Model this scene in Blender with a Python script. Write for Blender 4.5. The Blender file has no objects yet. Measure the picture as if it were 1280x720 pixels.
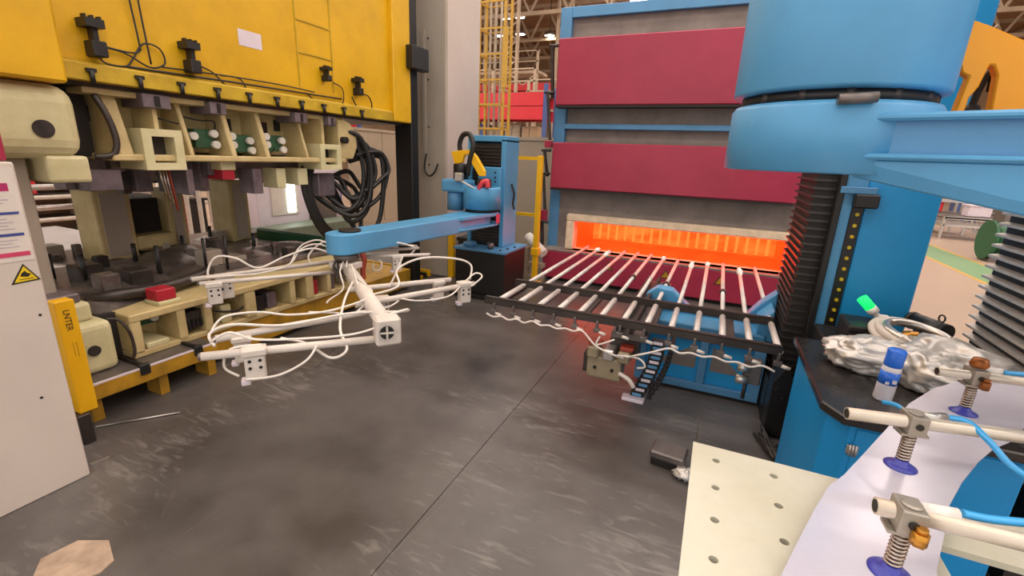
import bpy, bmesh, math, random
from mathutils import Vector, Matrix, noise
random.seed(7)
SC = bpy.context.scene
COL = SC.collection
PI = math.pi

# ---------------------------------------------------------------- camera, light, exposure
cam_d = bpy.data.cameras.new('camera'); cam = bpy.data.objects.new('camera', cam_d); COL.objects.link(cam)
cam_d.sensor_width = 36; cam_d.lens = 575 / 1280 * 36; cam_d.clip_start = .02; cam_d.clip_end = 300
_Y = Vector((265, 153, -575)).normalized()
_X = Vector((1370, -220, 575)); _X = (_X - _Y * _X.dot(_Y)).normalized()
_Z = _X.cross(_Y)
cam.matrix_world = Matrix.Translation((0, 0, 1.75)) @ Matrix((_X, _Y, _Z)).to_4x4()
SC.camera = cam
W = bpy.data.worlds.new('hall_air'); SC.world = W; W.use_nodes = True
W.node_tree.nodes['Background'].inputs[0].default_value = (1.0, .93, .88, 1)
W.node_tree.nodes['Background'].inputs[1].default_value = 1.15
ROOF_FILL = 5.2  # strength of the added glowing roof panels
SC.view_settings.view_transform = 'Standard'; SC.view_settings.look = 'None'
SC.view_settings.gamma = 1; SC.view_settings.exposure = 0.31; SC.view_settings.use_curve_mapping = False
SC.cycles.use_denoising = True

# ---------------------------------------------------------------- materials
def lin(h):
    h = h.lstrip('#'); c = [int(h[i:i+2], 16) / 255 for i in (0, 2, 4)]
    return tuple(x / 12.92 if x <= .04045 else ((x + .055) / 1.055) ** 2.4 for x in c) + (1,)
def mat(name, col, rough=.5, metal=0, var=.12, scale=6, col2=None, bump=0, bscale=40, rvar=.1, stretch=(1, 1, 1), coat=0):
    m = bpy.data.materials.new(name); m.use_nodes = True; t = m.node_tree; N = t.nodes; L = t.links
    b = N['Principled BSDF']; b.inputs['Metallic'].default_value = metal
    if coat: b.inputs['Coat Weight'].default_value = coat; b.inputs['Coat Roughness'].default_value = .15
    tc = N.new('ShaderNodeTexCoord'); mp = N.new('ShaderNodeMapping'); mp.inputs['Scale'].default_value = stretch
    L.new(tc.outputs['Object'], mp.inputs[0])
    n = N.new('ShaderNodeTexNoise'); n.inputs['Scale'].default_value = scale; n.inputs['Detail'].default_value = 6; n.inputs['Roughness'].default_value = .65
    L.new(mp.outputs[0], n.inputs[0])
    r = N.new('ShaderNodeValToRGB'); c = lin(col)
    c2 = lin(col2) if col2 else tuple(x * (1 - 2.2 * var) for x in c[:3]) + (1,)
    r.color_ramp.elements[0].position = .32; r.color_ramp.elements[1].position = .62
    r.color_ramp.elements[0].color = c2; r.color_ramp.elements[1].color = c
    L.new(n.outputs['Fac'], r.inputs[0]); L.new(r.outputs[0], b.inputs['Base Color'])
    mr = N.new('ShaderNodeMapRange'); mr.inputs[3].default_value = max(.02, rough - rvar); mr.inputs[4].default_value = min(1, rough + rvar)
    L.new(n.outputs['Fac'], mr.inputs[0]); L.new(mr.outputs[0], b.inputs['Roughness'])
    if bump:
        n2 = N.new('ShaderNodeTexNoise'); n2.inputs['Scale'].default_value = bscale; n2.inputs['Detail'].default_value = 4
        L.new(mp.outputs[0], n2.inputs[0])
        bp = N.new('ShaderNodeBump'); bp.inputs['Strength'].default_value = bump; bp.inputs['Distance'].default_value = .02
        L.new(n2.outputs['Fac'], bp.inputs['Height']); L.new(bp.outputs[0], b.inputs['Normal'])
    return m
def glow(name, col, s, col2=None, scale=4, stretch=(1, 1, 1)):
    m = bpy.data.materials.new(name); m.use_nodes = True; t = m.node_tree; N = t.nodes; L = t.links
    b = N['Principled BSDF']; b.inputs['Base Color'].default_value = lin(col); b.inputs['Roughness'].default_value = .6
    b.inputs['Emission Strength'].default_value = s; b.inputs['Emission Color'].default_value = lin(col)
    if col2:
        tc = N.new('ShaderNodeTexCoord'); mp = N.new('ShaderNodeMapping'); mp.inputs['Scale'].default_value = stretch
        n = N.new('ShaderNodeTexNoise'); n.inputs['Scale'].default_value = scale; r = N.new('ShaderNodeValToRGB')
        r.color_ramp.elements[0].position = .35; r.color_ramp.elements[1].position = .65
        r.color_ramp.elements[0].color = lin(col); r.color_ramp.elements[1].color = lin(col2)
        L.new(tc.outputs['Object'], mp.inputs[0]); L.new(mp.outputs[0], n.inputs[0]); L.new(n.outputs['Fac'], r.inputs[0]); L.new(r.outputs[0], b.inputs['Emission Color'])
    return m
def floor_mat(name, base, dark, rough, scratch):
    m = bpy.data.materials.new(name); m.use_nodes = True; t = m.node_tree; N = t.nodes; L = t.links
    b = N['Principled BSDF']; tc = N.new('ShaderNodeTexCoord'); out = tc.outputs['Object']
    n = N.new('ShaderNodeTexNoise'); n.inputs['Scale'].default_value = 1.1; n.inputs['Detail'].default_value = 8; n.inputs['Roughness'].default_value = .6
    L.new(out, n.inputs[0])
    r = N.new('ShaderNodeValToRGB'); r.color_ramp.elements[0].position = .35; r.color_ramp.elements[1].position = .68
    r.color_ramp.elements[0].color = lin(dark); r.color_ramp.elements[1].color = lin(base); L.new(n.outputs['Fac'], r.inputs[0])
    mp = N.new('ShaderNodeMapping'); mp.inputs['Rotation'].default_value = (0, 0, .5); mp.inputs['Scale'].default_value = (1, 4, 1); L.new(out, mp.inputs[0])
    s = N.new('ShaderNodeTexNoise'); s.inputs['Scale'].default_value = 5; s.inputs['Detail'].default_value = 9; s.inputs['Distortion'].default_value = 1.2; L.new(mp.outputs[0], s.inputs[0])
    big = N.new('ShaderNodeTexNoise'); big.inputs['Scale'].default_value = .9; L.new(out, big.inputs[0])
    mul = N.new('ShaderNodeMath'); mul.operation = 'MULTIPLY'; L.new(s.outputs['Fac'], mul.inputs[0]); L.new(big.outputs['Fac'], mul.inputs[1])
    sr = N.new('ShaderNodeMapRange'); sr.inputs[1].default_value = .30; sr.inputs[2].default_value = .46; L.new(mul.outputs[0], sr.inputs[0])
    mix = N.new('ShaderNodeMix'); mix.data_type = 'RGBA'; mix.inputs[7].default_value = lin(scratch)
    sm = N.new('ShaderNodeMath'); sm.operation = 'MULTIPLY'; sm.inputs[1].default_value = .36; L.new(sr.outputs[0], sm.inputs[0])
    L.new(sm.outputs[0], mix.inputs[0]); L.new(r.outputs[0], mix.inputs[6]); L.new(mix.outputs[2], b.inputs['Base Color'])
    rr = N.new('ShaderNodeMapRange'); rr.inputs[3].default_value = rough - .1; rr.inputs[4].default_value = rough + .14; L.new(n.outputs['Fac'], rr.inputs[0]); L.new(rr.outputs[0], b.inputs['Roughness'])
    bp = N.new('ShaderNodeBump'); bp.inputs['Strength'].default_value = .05; bp.inputs['Distance'].default_value = .01; L.new(s.outputs['Fac'], bp.inputs['Height']); L.new(bp.outputs[0], b.inputs['Normal'])
    return m
M = {}
M['plate'] = floor_mat('floor_steel', '#67625f', '#413c39', .3, '#aaa59f')
M['epoxy'] = mat('floor_epoxy', '#b49c8a', .35, 0, .06, 1.2)
M['path'] = mat('path_green', '#7f9f78', .4, 0, .06, 3)
M['pathline'] = mat('path_yellow', '#cfa04a', .45, 0, .08, 3)
M['yellow'] = mat('paint_yellow', '#dcab08', .42, 0, .05, 2.2, col2='#c89a0c')
M['yellowdirty'] = mat('paint_yellow_oily', '#c7a524', .5, 0, .2, 5, col2='#a88718')
M['safety'] = mat('paint_safety_yellow', '#efb60a', .45, 0, .05)
M['bedyellow'] = mat('paint_bed_yellow', '#b98a1c', .5, 0, .15, 5, col2='#8b6a1c')
M['cream'] = mat('cast_cream', '#c9b683', .6, 0, .12, 5, col2='#b39d6c', bump=.08)
M['palecream'] = mat('cast_pale', '#d2caa0', .55, 0, .1, 4, col2='#bdb486', bump=.05)
M['pillar'] = mat('paint_offwhite', '#cdc1b6', .55, 0, .04, 2)
M['upright'] = mat('paint_greybeige', '#a89c8d', .6, 0, .05, 1.5)
M['uprightpink'] = mat('warmwhite_side', '#c8b9b0', .6, 0, .03, 1.5)
M['wall'] = mat('partition_beige', '#a3937f', .6, 0, .06, 1)
M['hallwall'] = mat('hall_wall', '#b39678', .8, 0, .1, .4)
M['roof'] = mat('roof_brown', '#a58264', .8, 0, .12, .5)
M['cageyellow'] = mat('cage_yellow', '#b98f2a', .5, 0, .08)
M['truss'] = mat('truss_steel', '#b5a088', .6, .1, .1, 1)
M['blue'] = mat('paint_blue', '#539ac8', .38, 0, .06, 3)
M['blueface'] = mat('paint_blue_column', '#1d98d8', .4, 0, .04, 2)
M['bluebench'] = mat('paint_blue_bench', '#128acb', .4, 0, .04, 2)
M['bluegrey'] = mat('paint_blue_frame', '#5590bd', .45, 0, .08, 2)
M['maroon'] = mat('paint_maroon', '#a02a45', .4, 0, .06, 2, col2='#93203c')
M['rackred'] = mat('rack_red', '#d3303a', .5, 0, .05)
M['rackblue'] = mat('rack_blue', '#4a5d92', .5, 0, .05)
M['redblock'] = mat('stop_red', '#b02030', .5, 0, .1, 9)
M['redhose'] = mat('hose_red', '#9c3a25', .5)
M['redlever'] = mat('lever_red', '#d8424c', .5)
M['black'] = mat('black_paint', '#1b1918', .45, 0, .1)
M['rubber'] = mat('black_rubber', '#201e1d', .5, 0, .1)
M['bellow'] = mat('bellows_cloth', '#2c2826', .6, 0, .1, 20)
M['bellowlit'] = mat('bellows_lit_edge', '#c4bdb6', .35, .3, .1, 30)  # pale tone of top lit fold edges, light put into the colour
M['darkmetal'] = mat('dark_steel', '#4b4440', .4, .5, .2, 8, bump=.06)
M['barsteel'] = mat('fork_steel', '#4f4743', .45, .6, .15, 8)
M['form'] = mat('die_form_steel', '#857b75', .3, .55, .25, 9, bump=.05)
M['greysteel'] = mat('grey_steel', '#7b736f', .4, .6, .15, 8)
M['tool'] = mat('tool_grey', '#7c7075', .45, .3, .2, 8)
M['furgrey'] = mat('furnace_skin', '#8b807a', .6, .1, .15, 3, col2='#746a64')
M['refract'] = mat('refractory', '#edd5b6', .9, 0, .1, 8, bump=.2)
M['rod'] = mat('rod_ceramic', '#d8cfca', .35, .1, .08, 9)
M['wrap'] = mat('rod_wrap', '#efe9e2', .9, 0, .1, 20, bump=.4)
M['white'] = mat('white_paint', '#d6ccc2', .5, 0, .05, 8)
M['whitecable'] = mat('white_hose', '#e0d8cf', .45, 0, .03)
M['silver'] = mat('aluminium', '#c9c4bf', .3, .8, .05, 10)
M['alubar'] = mat('aluminium_tube', '#d3c8b8', .35, .45, .05, 10)
M['chrome'] = mat('spring_steel', '#b9aca0', .25, .9, .05, 20)
M['brass'] = mat('brass', '#c98f3a', .3, .8, .1, 20)
M['rust'] = mat('copper_fitting', '#a8632c', .4, .5, .2, 20)
M['castgrey'] = mat('cast_aluminium', '#a79f94', .4, .5, .08, 15)
M['cup'] = mat('suction_cup_blue', '#3a3fa0', .35, 0, .05)
M['hoseblue'] = mat('hose_blue', '#2f9fdf', .3, 0, .03, coat=.4)
M['tablecream'] = mat('table_cream', '#c8c5b4', .45, 0, .05, 4, col2='#bbb7a2')
M['sheet'] = mat('blank_steel', '#d8d5e2', .22, .3, .04, 2, col2='#cfcad8', rvar=.05)
M['bench'] = mat('bench_black', '#2a2625', .28, 0, .2, 6, col2='#1f1c1b')
M['foil'] = mat('foil_fabric', '#cdc8c2', .36, .45, .06, 5, bump=.12, bscale=14)
M['canwhite'] = mat('can_white', '#dedbe4', .35)
M['canblue'] = mat('can_cap_blue', '#2a74e8', .3)
M['orange'] = mat('bracket_orange', '#f7a010', .42, 0, .04, 3)
M['green'] = mat('manifold_green', '#2f5a3c', .5, 0, .15, 9)
M['greenbin'] = mat('roll_green', '#1f5a38', .5, 0, .1)
M['gauge'] = mat('gauge_white', '#dcd9cf', .3)
M['paper'] = mat('cardboard', '#b39c86', .85, 0, .1, 9, col2='#8f7a66')
M['label'] = mat('label_white', '#d9cdd6', .5, 0, .03)
M['signmag'] = mat('print_magenta', '#b8306a', .5); M['signblue'] = mat('print_blue', '#3d4a8c', .5); M['signgrey'] = mat('print_grey', '#b7aeb4', .5)
M['signpink'] = mat('print_pink', '#cf4468', .5)
M['signyellow'] = mat('print_yellow', '#e8c81a', .5)
M['ink'] = mat('print_black', '#241c10', .6)
M['olive'] = mat('valve_olive', '#9a8c72', .5, .2, .1, 9)
M['dullgreen'] = mat('dull_green', '#66705f', .6, 0, .1, 4)
M['floorgrey'] = mat('platform_grey', '#a39d9b', .5, 0, .08, 3)
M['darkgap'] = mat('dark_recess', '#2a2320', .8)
M['hot'] = glow('furnace_glow', '#ff5218', 1.0, '#ff7a30', 2.2, (1, 1, 3))
M['hottop'] = glow('furnace_glow_hot', '#ff7430', 1.15, '#ff7c34', 3, (2, 1, 1))
M['hotlow'] = glow('furnace_glow_low', '#f5400c', .8, '#ff5014', 3)
M['lampgreen'] = glow('indicator_green', '#10e468', 1.0)
M['lamp'] = glow('high_bay_lamp', '#fff0d0', 25)
M['rooffill'] = glow('roof_fill_panel', '#fff4ea', ROOF_FILL)  # glow of roof panels added only to light the hall
M['worklight'] = glow('work_light', '#eafff6', 7)

# ---------------------------------------------------------------- geometry helpers
class G:
    def __init__(s): s.v = []; s.f = []; s.sm = []; s.T = None
    def add(s, vs, fs, smooth=False):
        o = len(s.v); vs = [Vector(v) for v in vs]
        if s.T is not None: vs = [s.T @ v for v in vs]
        s.v += vs; s.f += [[i + o for i in f] for f in fs]
        s.sm += smooth if isinstance(smooth, list) else [smooth] * len(fs)
        return s
    def box(s, x0, x1, y0, y1, z0, z1):
        return s.add([(x, y, z) for x in (x0, x1) for y in (y0, y1) for z in (z0, z1)],
                     [(0, 1, 3, 2), (4, 6, 7, 5), (0, 4, 5, 1), (2, 3, 7, 6), (0, 2, 6, 4), (1, 5, 7, 3)])
    def cbox(s, c, d, rot=None):
        T = s.T; m = Matrix.Translation(c) @ (rot.to_4x4() if rot else Matrix())
        s.T = m if T is None else T @ m
        s.box(-d[0]/2, d[0]/2, -d[1]/2, d[1]/2, -d[2]/2, d[2]/2); s.T = T; return s
    def beam(s, p, q, w, h, up=(0, 0, 1)):
        p = Vector(p); q = Vector(q); d = (q - p); l = d.length; d.normalize()
        sd = d.cross(Vector(up))
        if sd.length < 1e-4: sd = d.cross(Vector((1, 0, 0)))
        sd.normalize(); u = sd.cross(d)
        vs = [p + d * a + sd * b * w / 2 + u * c * h / 2 for a in (0, l) for b in (-1, 1) for c in (-1, 1)]
        return s.add(vs, [(0, 1, 3, 2), (4, 6, 7, 5), (0, 4, 5, 1), (2, 3, 7, 6), (0, 2, 6, 4), (1, 5, 7, 3)])
    def cyl(s, p, q, r, r2=None, n=16, cap=True):
        p = Vector(p); q = Vector(q); r2 = r if r2 is None else r2; d = (q - p).normalized()
        a = d.orthogonal().normalized(); b = d.cross(a)
        vs = []
        for c, rr in ((p, r), (q, r2)):
            vs += [c + (a * math.cos(2*PI*i/n) + b * math.sin(2*PI*i/n)) * rr for i in range(n)]
        fs = [(i, (i+1) % n, n + (i+1) % n, n + i) for i in range(n)]; sm = [True] * n
        if cap: fs += [tuple(range(n))[::-1], tuple(range(n, 2*n))]; sm += [False, False]
        return s.add(vs, fs, sm)
    def tube(s, pts, r, n=8, sub=6, smooth=True):
        P = [Vector(p) for p in pts]
        if smooth and len(P) > 2:
            Q = []
            for i in range(len(P) - 1):
                p0 = P[max(i-1, 0)]; p1 = P[i]; p2 = P[i+1]; p3 = P[min(i+2, len(P)-1)]
                for k in range(sub):
                    t = k / sub
                    Q.append(.5 * ((2*p1) + (p2-p0)*t + (2*p0-5*p1+4*p2-p3)*t*t + (3*p1-p0-3*p2+p3)*t**3))
            Q.append(P[-1]); P = Q
        m = len(P); vs = []; a = None
        for i in range(m):
            d = (P[min(i+1, m-1)] - P[max(i-1, 0)])
            d = d.normalized() if d.length > 1e-9 else Vector((0, 0, 1))
            if a is None: a = d.orthogonal().normalized()
            else:
                a = a - d * a.dot(d); a = a.normalized() if a.length > 1e-6 else d.orthogonal().normalized()
            b = d.cross(a)
            vs += [P[i] + (a*math.cos(2*PI*k/n) + b*math.sin(2*PI*k/n)) * r for k in range(n)]
        fs = [(i*n+k, i*n+(k+1) % n, (i+1)*n+(k+1) % n, (i+1)*n+k) for i in range(m-1) for k in range(n)]; sm = [True]*len(fs)
        fs += [tuple(range(n))[::-1], tuple(range((m-1)*n, m*n))]; sm += [False]*2
        return s.add(vs, fs, sm)
    def prism(s, poly, vec):
        vec = Vector(vec); a = [Vector(p) for p in poly]; n = len(a)
        vs = a + [p + vec for p in a]
        return s.add(vs, [tuple(range(n))[::-1], tuple(range(n, 2*n))] + [(i, (i+1) % n, n+(i+1) % n, n+i) for i in range(n)])
    def lathe(s, prof, c, axis=(0, 0, 1), n=24):
        c = Vector(c); d = Vector(axis).normalized(); a = d.orthogonal().normalized(); b = d.cross(a); vs = []
        for r, h in prof: vs += [c + d*h + (a*math.cos(2*PI*i/n) + b*math.sin(2*PI*i/n)) * max(r, 1e-4) for i in range(n)]
        m = len(prof); fs = [(j*n+i, j*n+(i+1) % n, (j+1)*n+(i+1) % n, (j+1)*n+i) for j in range(m-1) for i in range(n)]; sm = [True]*len(fs)
        fs += [tuple(range(n))[::-1], tuple(range((m-1)*n, m*n))]; sm += [False]*2
        return s.add(vs, fs, sm)
    def ring(s, c, R, r, axis=(0, 0, 1), n=40, k=10, sx=1):
        d = Vector(axis).normalized(); a = d.orthogonal().normalized(); b = d.cross(a); c = Vector(c); vs = []
        for i in range(n):
            t = 2*PI*i/n; e = a*math.cos(t)*sx + b*math.sin(t)
            for j in range(k):
                u = 2*PI*j/k; vs.append(c + e*(R + r*math.cos(u)) + d*r*math.sin(u))
        return s.add(vs, [(i*k+j, i*k+(j+1) % k, ((i+1) % n)*k+(j+1) % k, ((i+1) % n)*k+j) for i in range(n) for j in range(k)], True)
    def blob(s, c, r, seed, amp=.25, freq=3., fold=.1, n=40, flat=None, rot=None):
        c = Vector(c); vs = []; m = n // 2; R = rot or Matrix.Identity(3)
        for j in range(m + 1):
            ph = PI * j / m
            for i in range(n):
                th = 2*PI*i/n; d = Vector((math.sin(ph)*math.cos(th), math.sin(ph)*math.sin(th), math.cos(ph)))
                q = Vector((d.x*freq*.7, d.y*freq*1.25, d.z*freq*1.25)) + Vector((seed*7.1, seed*3.3, seed))
                w = 1 + amp*noise.noise(q) + fold*(1-2*abs(noise.noise(q*1.7))) - fold*.5
                p = R @ Vector((d.x*r[0]*w, d.y*r[1]*w, d.z*r[2]*w)) + c
                if flat is not None and p.z < flat: p.z = flat + .001*abs(d.z)
                vs.append(p)
        return s.add(vs, [(j*n+i, (j+1)*n+i, (j+1)*n+(i+1) % n, j*n+(i+1) % n) for j in range(m) for i in range(n)], True)

LOC = {}
def origin_of(p):
    o = Vector((0, 0, 0))
    while p is not None: o += LOC[p.name]; p = p.parent
    return o
def thing(name, label, cat, loc, group=None, kind=None):
    o = bpy.data.objects.new(name, None); o.location = loc; o.empty_display_size = .1; COL.objects.link(o)
    LOC[o.name] = Vector(loc); tag(o, label, cat, group, kind); return o
def tag(o, label=None, cat=None, group=None, kind=None):
    if label: o['label'] = label
    if cat: o['category'] = cat
    if group: o['group'] = group
    if kind: o['kind'] = kind
    return o
def obj(name, g, m, parent=None, bev=0, label=None, seg=1):
    off = origin_of(parent)
    if parent is None and g.v:
        xs = [v.x for v in g.v]; ys = [v.y for v in g.v]
        loc = Vector(((min(xs)+max(xs))/2, (min(ys)+max(ys))/2, min(v.z for v in g.v)))
    else: loc = Vector((0, 0, 0))
    me = bpy.data.meshes.new(name); me.from_pydata([v - off - loc for v in g.v], [], g.f)
    me.polygons.foreach_set('use_smooth', g.sm)
    bm = bmesh.new(); bm.from_mesh(me); bmesh.ops.recalc_face_normals(bm, faces=bm.faces); bm.to_mesh(me); bm.free()
    me.materials.append(M[m] if isinstance(m, str) else m); me.update()
    o = bpy.data.objects.new(name, me); COL.objects.link(o); o.parent = parent; o.location = loc; LOC[o.name] = loc
    if bev:
        b = o.modifiers.new('bevel', 'BEVEL'); b.width = bev; b.segments = seg; b.limit_method = 'ANGLE'; b.angle_limit = math.radians(40)
    if label: o['label'] = label
    return o
def one(name, g, m, label, cat, group=None, bev=0, kind=None):
    return tag(obj(name, g, m, None, bev), label, cat, group, kind)
def struct(name, g, m, parent=None, bev=0):
    o = obj(name, g, m, parent, bev)
    if parent is None: o['kind'] = 'structure'
    return o
def rep(o, d):
    c = o.copy(); COL.objects.link(c); c.location = o.location + Vector(d); LOC[c.name] = c.location.copy(); return c
def rep_tree(o, d, label=None):
    c = rep(o, d)
    for ch in list(o.children):
        k = ch.copy(); COL.objects.link(k); k.parent = c; LOC[k.name] = k.location.copy()
        for gch in list(ch.children):
            q = gch.copy(); COL.objects.link(q); q.parent = k; LOC[q.name] = q.location.copy()
    if label: c['label'] = label
    return c
def text(name, body, size, mw, m, parent, depth=.001):
    cu = bpy.data.curves.new('tmp', 'FONT'); cu.body = body; cu.size = size; cu.extrude = depth; cu.align_x = 'CENTER'; cu.align_y = 'CENTER'
    t = bpy.data.objects.new('tmp', cu); COL.objects.link(t)
    me = bpy.data.meshes.new_from_object(t.evaluated_get(bpy.context.evaluated_depsgraph_get()))
    bpy.data.objects.remove(t); bpy.data.curves.remove(cu)
    me.transform(Matrix.Translation(-origin_of(parent)) @ mw); me.materials.clear(); me.materials.append(M[m]); me.name = name
    o = bpy.data.objects.new(name, me); COL.objects.link(o); o.parent = parent; LOC[o.name] = Vector((0, 0, 0)); return o
# ---------------------------------------------------------------- setting
fl = struct('floor', G().box(-26, 26, -4, 46, -.2, -.012), 'epoxy')
for x0, x1, y0, y1 in ((-6.2, -3.52, -3, 8.4), (-3.517, -1.125, -3, 8.4), (-1.122, .1, -3, 3.029), (-1.122, .1, 3.033, 8.4), (.104, 1.9, -3, 3.4), (.104, 1.9, 3.404, 8.4)):
    obj('floor_plate', G().box(x0, x1, y0, y1, -.0118, 0), 'plate', fl, .002)
for (x0, y0), (x1, y1), w in (((-2.04, .88), (-2.05, 1.17), .006), ((-2.25, 1.02), (-2.5, 1.28), .005), ((-1.5, 2.0), (-1.13, 1.9), .006), ((-1.12, 1.3), (-1.02, 2.2), .004), ((-2.02, .86), (-1.93, .9), .006)):
    obj('floor_scratch', G().beam((x0, y0, .0004), (x1, y1, .0004), w, .0006), 'greysteel', fl)
struct('trim_1', G().box(4.42, 5.15, 4, 40, -.0119, -.010), 'path')
for i, x in enumerate((4.34, 5.15)): struct('trim_%d' % (i + 2), G().box(x, x + .08, 4, 40, -.0119, -.0098), 'pathline')
struct('wall_back', G().box(-26, 26, 45.8, 46, -.2, 11), 'hallwall')
struct('wall_left', G().box(-26.2, -26, -4, 46, -.2, 11), 'hallwall')
struct('wall_right', G().box(26, 26.2, -4, 46, -.2, 11), 'hallwall')
ce = struct('ceiling', G().box(-26, 26, -4, 46, 11, 11.15), 'roof')
for i, y in enumerate((-3, 2, 6.5, 11, 15.5)):
    obj('roof_fill_panel', G().box(-22, 22, y, y + 1.6, 10.93, 10.99), 'rooffill', ce)  # added light panels overhead, for soft light and floor sheen
for y in (20, 25, 30, 35, 41):
    obj('roof_fill_panel', G().box(-6.5, 9, y, y + 1.8, 10.93, 10.99), 'rooffill', ce)  # more added panels, hidden behind the furnace, brightening the far bays
for y in (19, 24, 29, 34, 39):      # roof trusses over the far bays
    g = G(); z0, z1 = 8.6, 10.4
    g.box(-26, 26, y - .09, y + .09, z0, z0 + .18); g.box(-26, 26, y - .09, y + .09, z1, z1 + .18)
    x = -26
    while x < 26:
        g.beam((x, y, z0 + .1), (x + 1, y, z1 + .1), .1, .1); g.beam((x + 1, y, z1 + .1), (x + 2, y, z0 + .1), .1, .1); x += 2
    obj('roof_truss', g, 'truss', ce)
for x in (-22, -16, -10, 10, 16, 22):
    obj('roof_purlin', G().box(x - .08, x + .08, 10, 46, 10.6, 10.8), 'truss', ce)
for i, (x, y) in enumerate(((-18, 24), (-12.05, 25.4), (-11.2, 25.4), (-13.6, 27.9), (-12.2, 27.9), (-10.6, 28.6), (13, 30), (19, 30))):
    where = ['hanging far left in the hall', 'over the yellow ladder cage, left one of the bright pair', 'over the yellow ladder cage, right one of the bright pair', 'in the far lamp row, leftmost', 'in the far lamp row, second from left', 'in the far lamp row, nearest the furnace', 'beyond the orange bracket, left', 'beyond the orange bracket, right'][i]
    zz = 8.95 if i in (1, 2) else 8.75
    t = thing('high_bay_lamp', 'round bright high bay lamp ' + where, 'lamp', (x, y, zz), 'high bay lamps')
    obj('lamp_shade', G().lathe([(.05, .3), (.16, .28), (.36, .02), (.34, .0), (.12, .2), (.02, .22)], (x, y, zz)), 'greysteel', t)
    obj('bulb', G().lathe([(.03, .02), (.28, .03), (.28, .06), (.03, .07)], (x, y, zz)), 'lamp', t)
    obj('hanger', G().cyl((x, y, zz + .28), (x, y, 11), .02, n=6), 'darkmetal', t)

# ---------------------------------------------------------------- far bays, centre of the picture
def partition(x0, x1, y, h, n, label, dx=.05, axis='x'):
    g = thing('partition_wall', label, 'partition', ((x0+x1)/2 if axis == 'x' else y, y if axis == 'x' else (x0+x1)/2, -.012))
    w = (x1 - x0) / n
    for i in range(n):
        a, b = x0 + i*w + .008, x0 + (i+1)*w - .008
        obj('panel', G().box(a, b, y, y + .05, .1, h - .06) if axis == 'x' else G().box(y - .05, y, a, b, .1, h - .06), 'wall', g, .006)
    obj('top_rail', G().box(x0, x1, y - .02, y + .07, h - .06, h) if axis == 'x' else G().box(y - .07, y + .02, x0, x1, h - .06, h), 'wall', g)
    obj('bottom_rail', G().box(x0, x1, y - .02, y + .07, -.012, .1) if axis == 'x' else G().box(y - .07, y + .02, x0, x1, -.012, .1), 'wall', g)
    return g
partition(-4.6, -2.3, 8.45, 2.12, 3, 'low beige panel wall behind the small blue robot column and yellow post')
partition(8.2, 11.6, -7.6, 2.25, 3, 'grey beige panel wall beyond the black hose bundle', axis='y')

def cage(x, y, h, name_label):
    t = thing('ladder_cage', name_label, 'ladder', (x, y, -.012)); w, d = .74, .4
    for dx in (0, w):
        for dy in (0, d): obj('upright', G().box(x+dx-.03, x+dx+.03, y+dy-.03, y+dy+.03, -.012, h), 'cageyellow', t)
    z = .6
    while z < h - .1:
        r = obj('hoop', G().box(x, x+w, y-.03, y, z, z+.045), 'cageyellow', t)
        obj('hoop', G().box(x, x+w, y+d, y+d+.03, z, z+.045), 'cageyellow', t)
        obj('hoop', G().box(x-.03, x, y, y+d, z, z+.045), 'cageyellow', t)
        z += .62
    for k in range(3): obj('cage_bar', G().cyl((x+.12+.16*k, y+d, .3), (x+.12+.16*k, y+d, h), .035, n=8), 'wall', t)
    obj('guard_panel', G().box(x+w-.02, x+w+.14, y-.1, y-.07, 3.5, 4.95), 'cageyellow', t, .01)
    return t
cage(-6.42, 12, 7.6, 'tall yellow ladder cage rising behind the small blue robot')
def rack(x0, x1, y, label, levels, depth=1.0, h=4.2, seed=0, group='pallet racks'):
    R = random.Random(seed)
    t = thing('pallet_rack', label, 'rack', ((x0+x1)/2, y, -.012), group)
    for x in (x0, x1):
        for dy in (0, depth): obj('upright', G().box(x-.06, x+.06, y+dy-.05, y+dy+.05, -.012, h), 'rackblue', t)
    for z in levels:
        for dy in (0, depth): obj('beam', G().box(x0+.06, x1-.06, y+dy-.06, y+dy+.02, z, z+.38), 'rackred', t)
        obj('shelf', G().box(x0+.06, x1-.06, y+.02, y+depth-.06, z+.3, z+.36), 'wall', t)
    return t
rack(-8.6, -5.2, 14, 'pallet rack with red beams left of the furnace top', (2.88, 3.28), h=3.9)
rack(-13.5, -10.2, 10.5, 'pallet rack with red beams beyond the grey panel wall', (2.4, 3.2), h=4.6)
rack(-14, -8, 26, 'tall far pallet rack with red beams near the bright lamps', (4.6, 5.4), h=6.5)
for k, (x, z0, z1, c) in enumerate(((-7.6, .3, 2.75, 'rackblue'), (-7.0, .3, 2.6, 'wall'), (-6.4, .3, 2.8, 'wall'), (-5.8, .3, 2.7, 'hallwall'))):
    t = thing('storage_cabinet', ['blue storage cabinet', 'narrow beige storage cabinet second from left', 'beige storage cabinet third from left', 'brown storage cabinet nearest the furnace'][k] + ' beneath the red rack beams', 'cabinet', (x, 14.5, -.012), 'cabinets under the rack')
    obj('body', G().box(x-.27, x+.27, 14.3, 14.8, -.012, z1), c, t, .01)
    for s in (-1, 1): obj('door', G().box(x+s*.13-.12, x+s*.13+.12, 14.27, 14.3, .1, z1-.05), c, t, .006)
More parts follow.
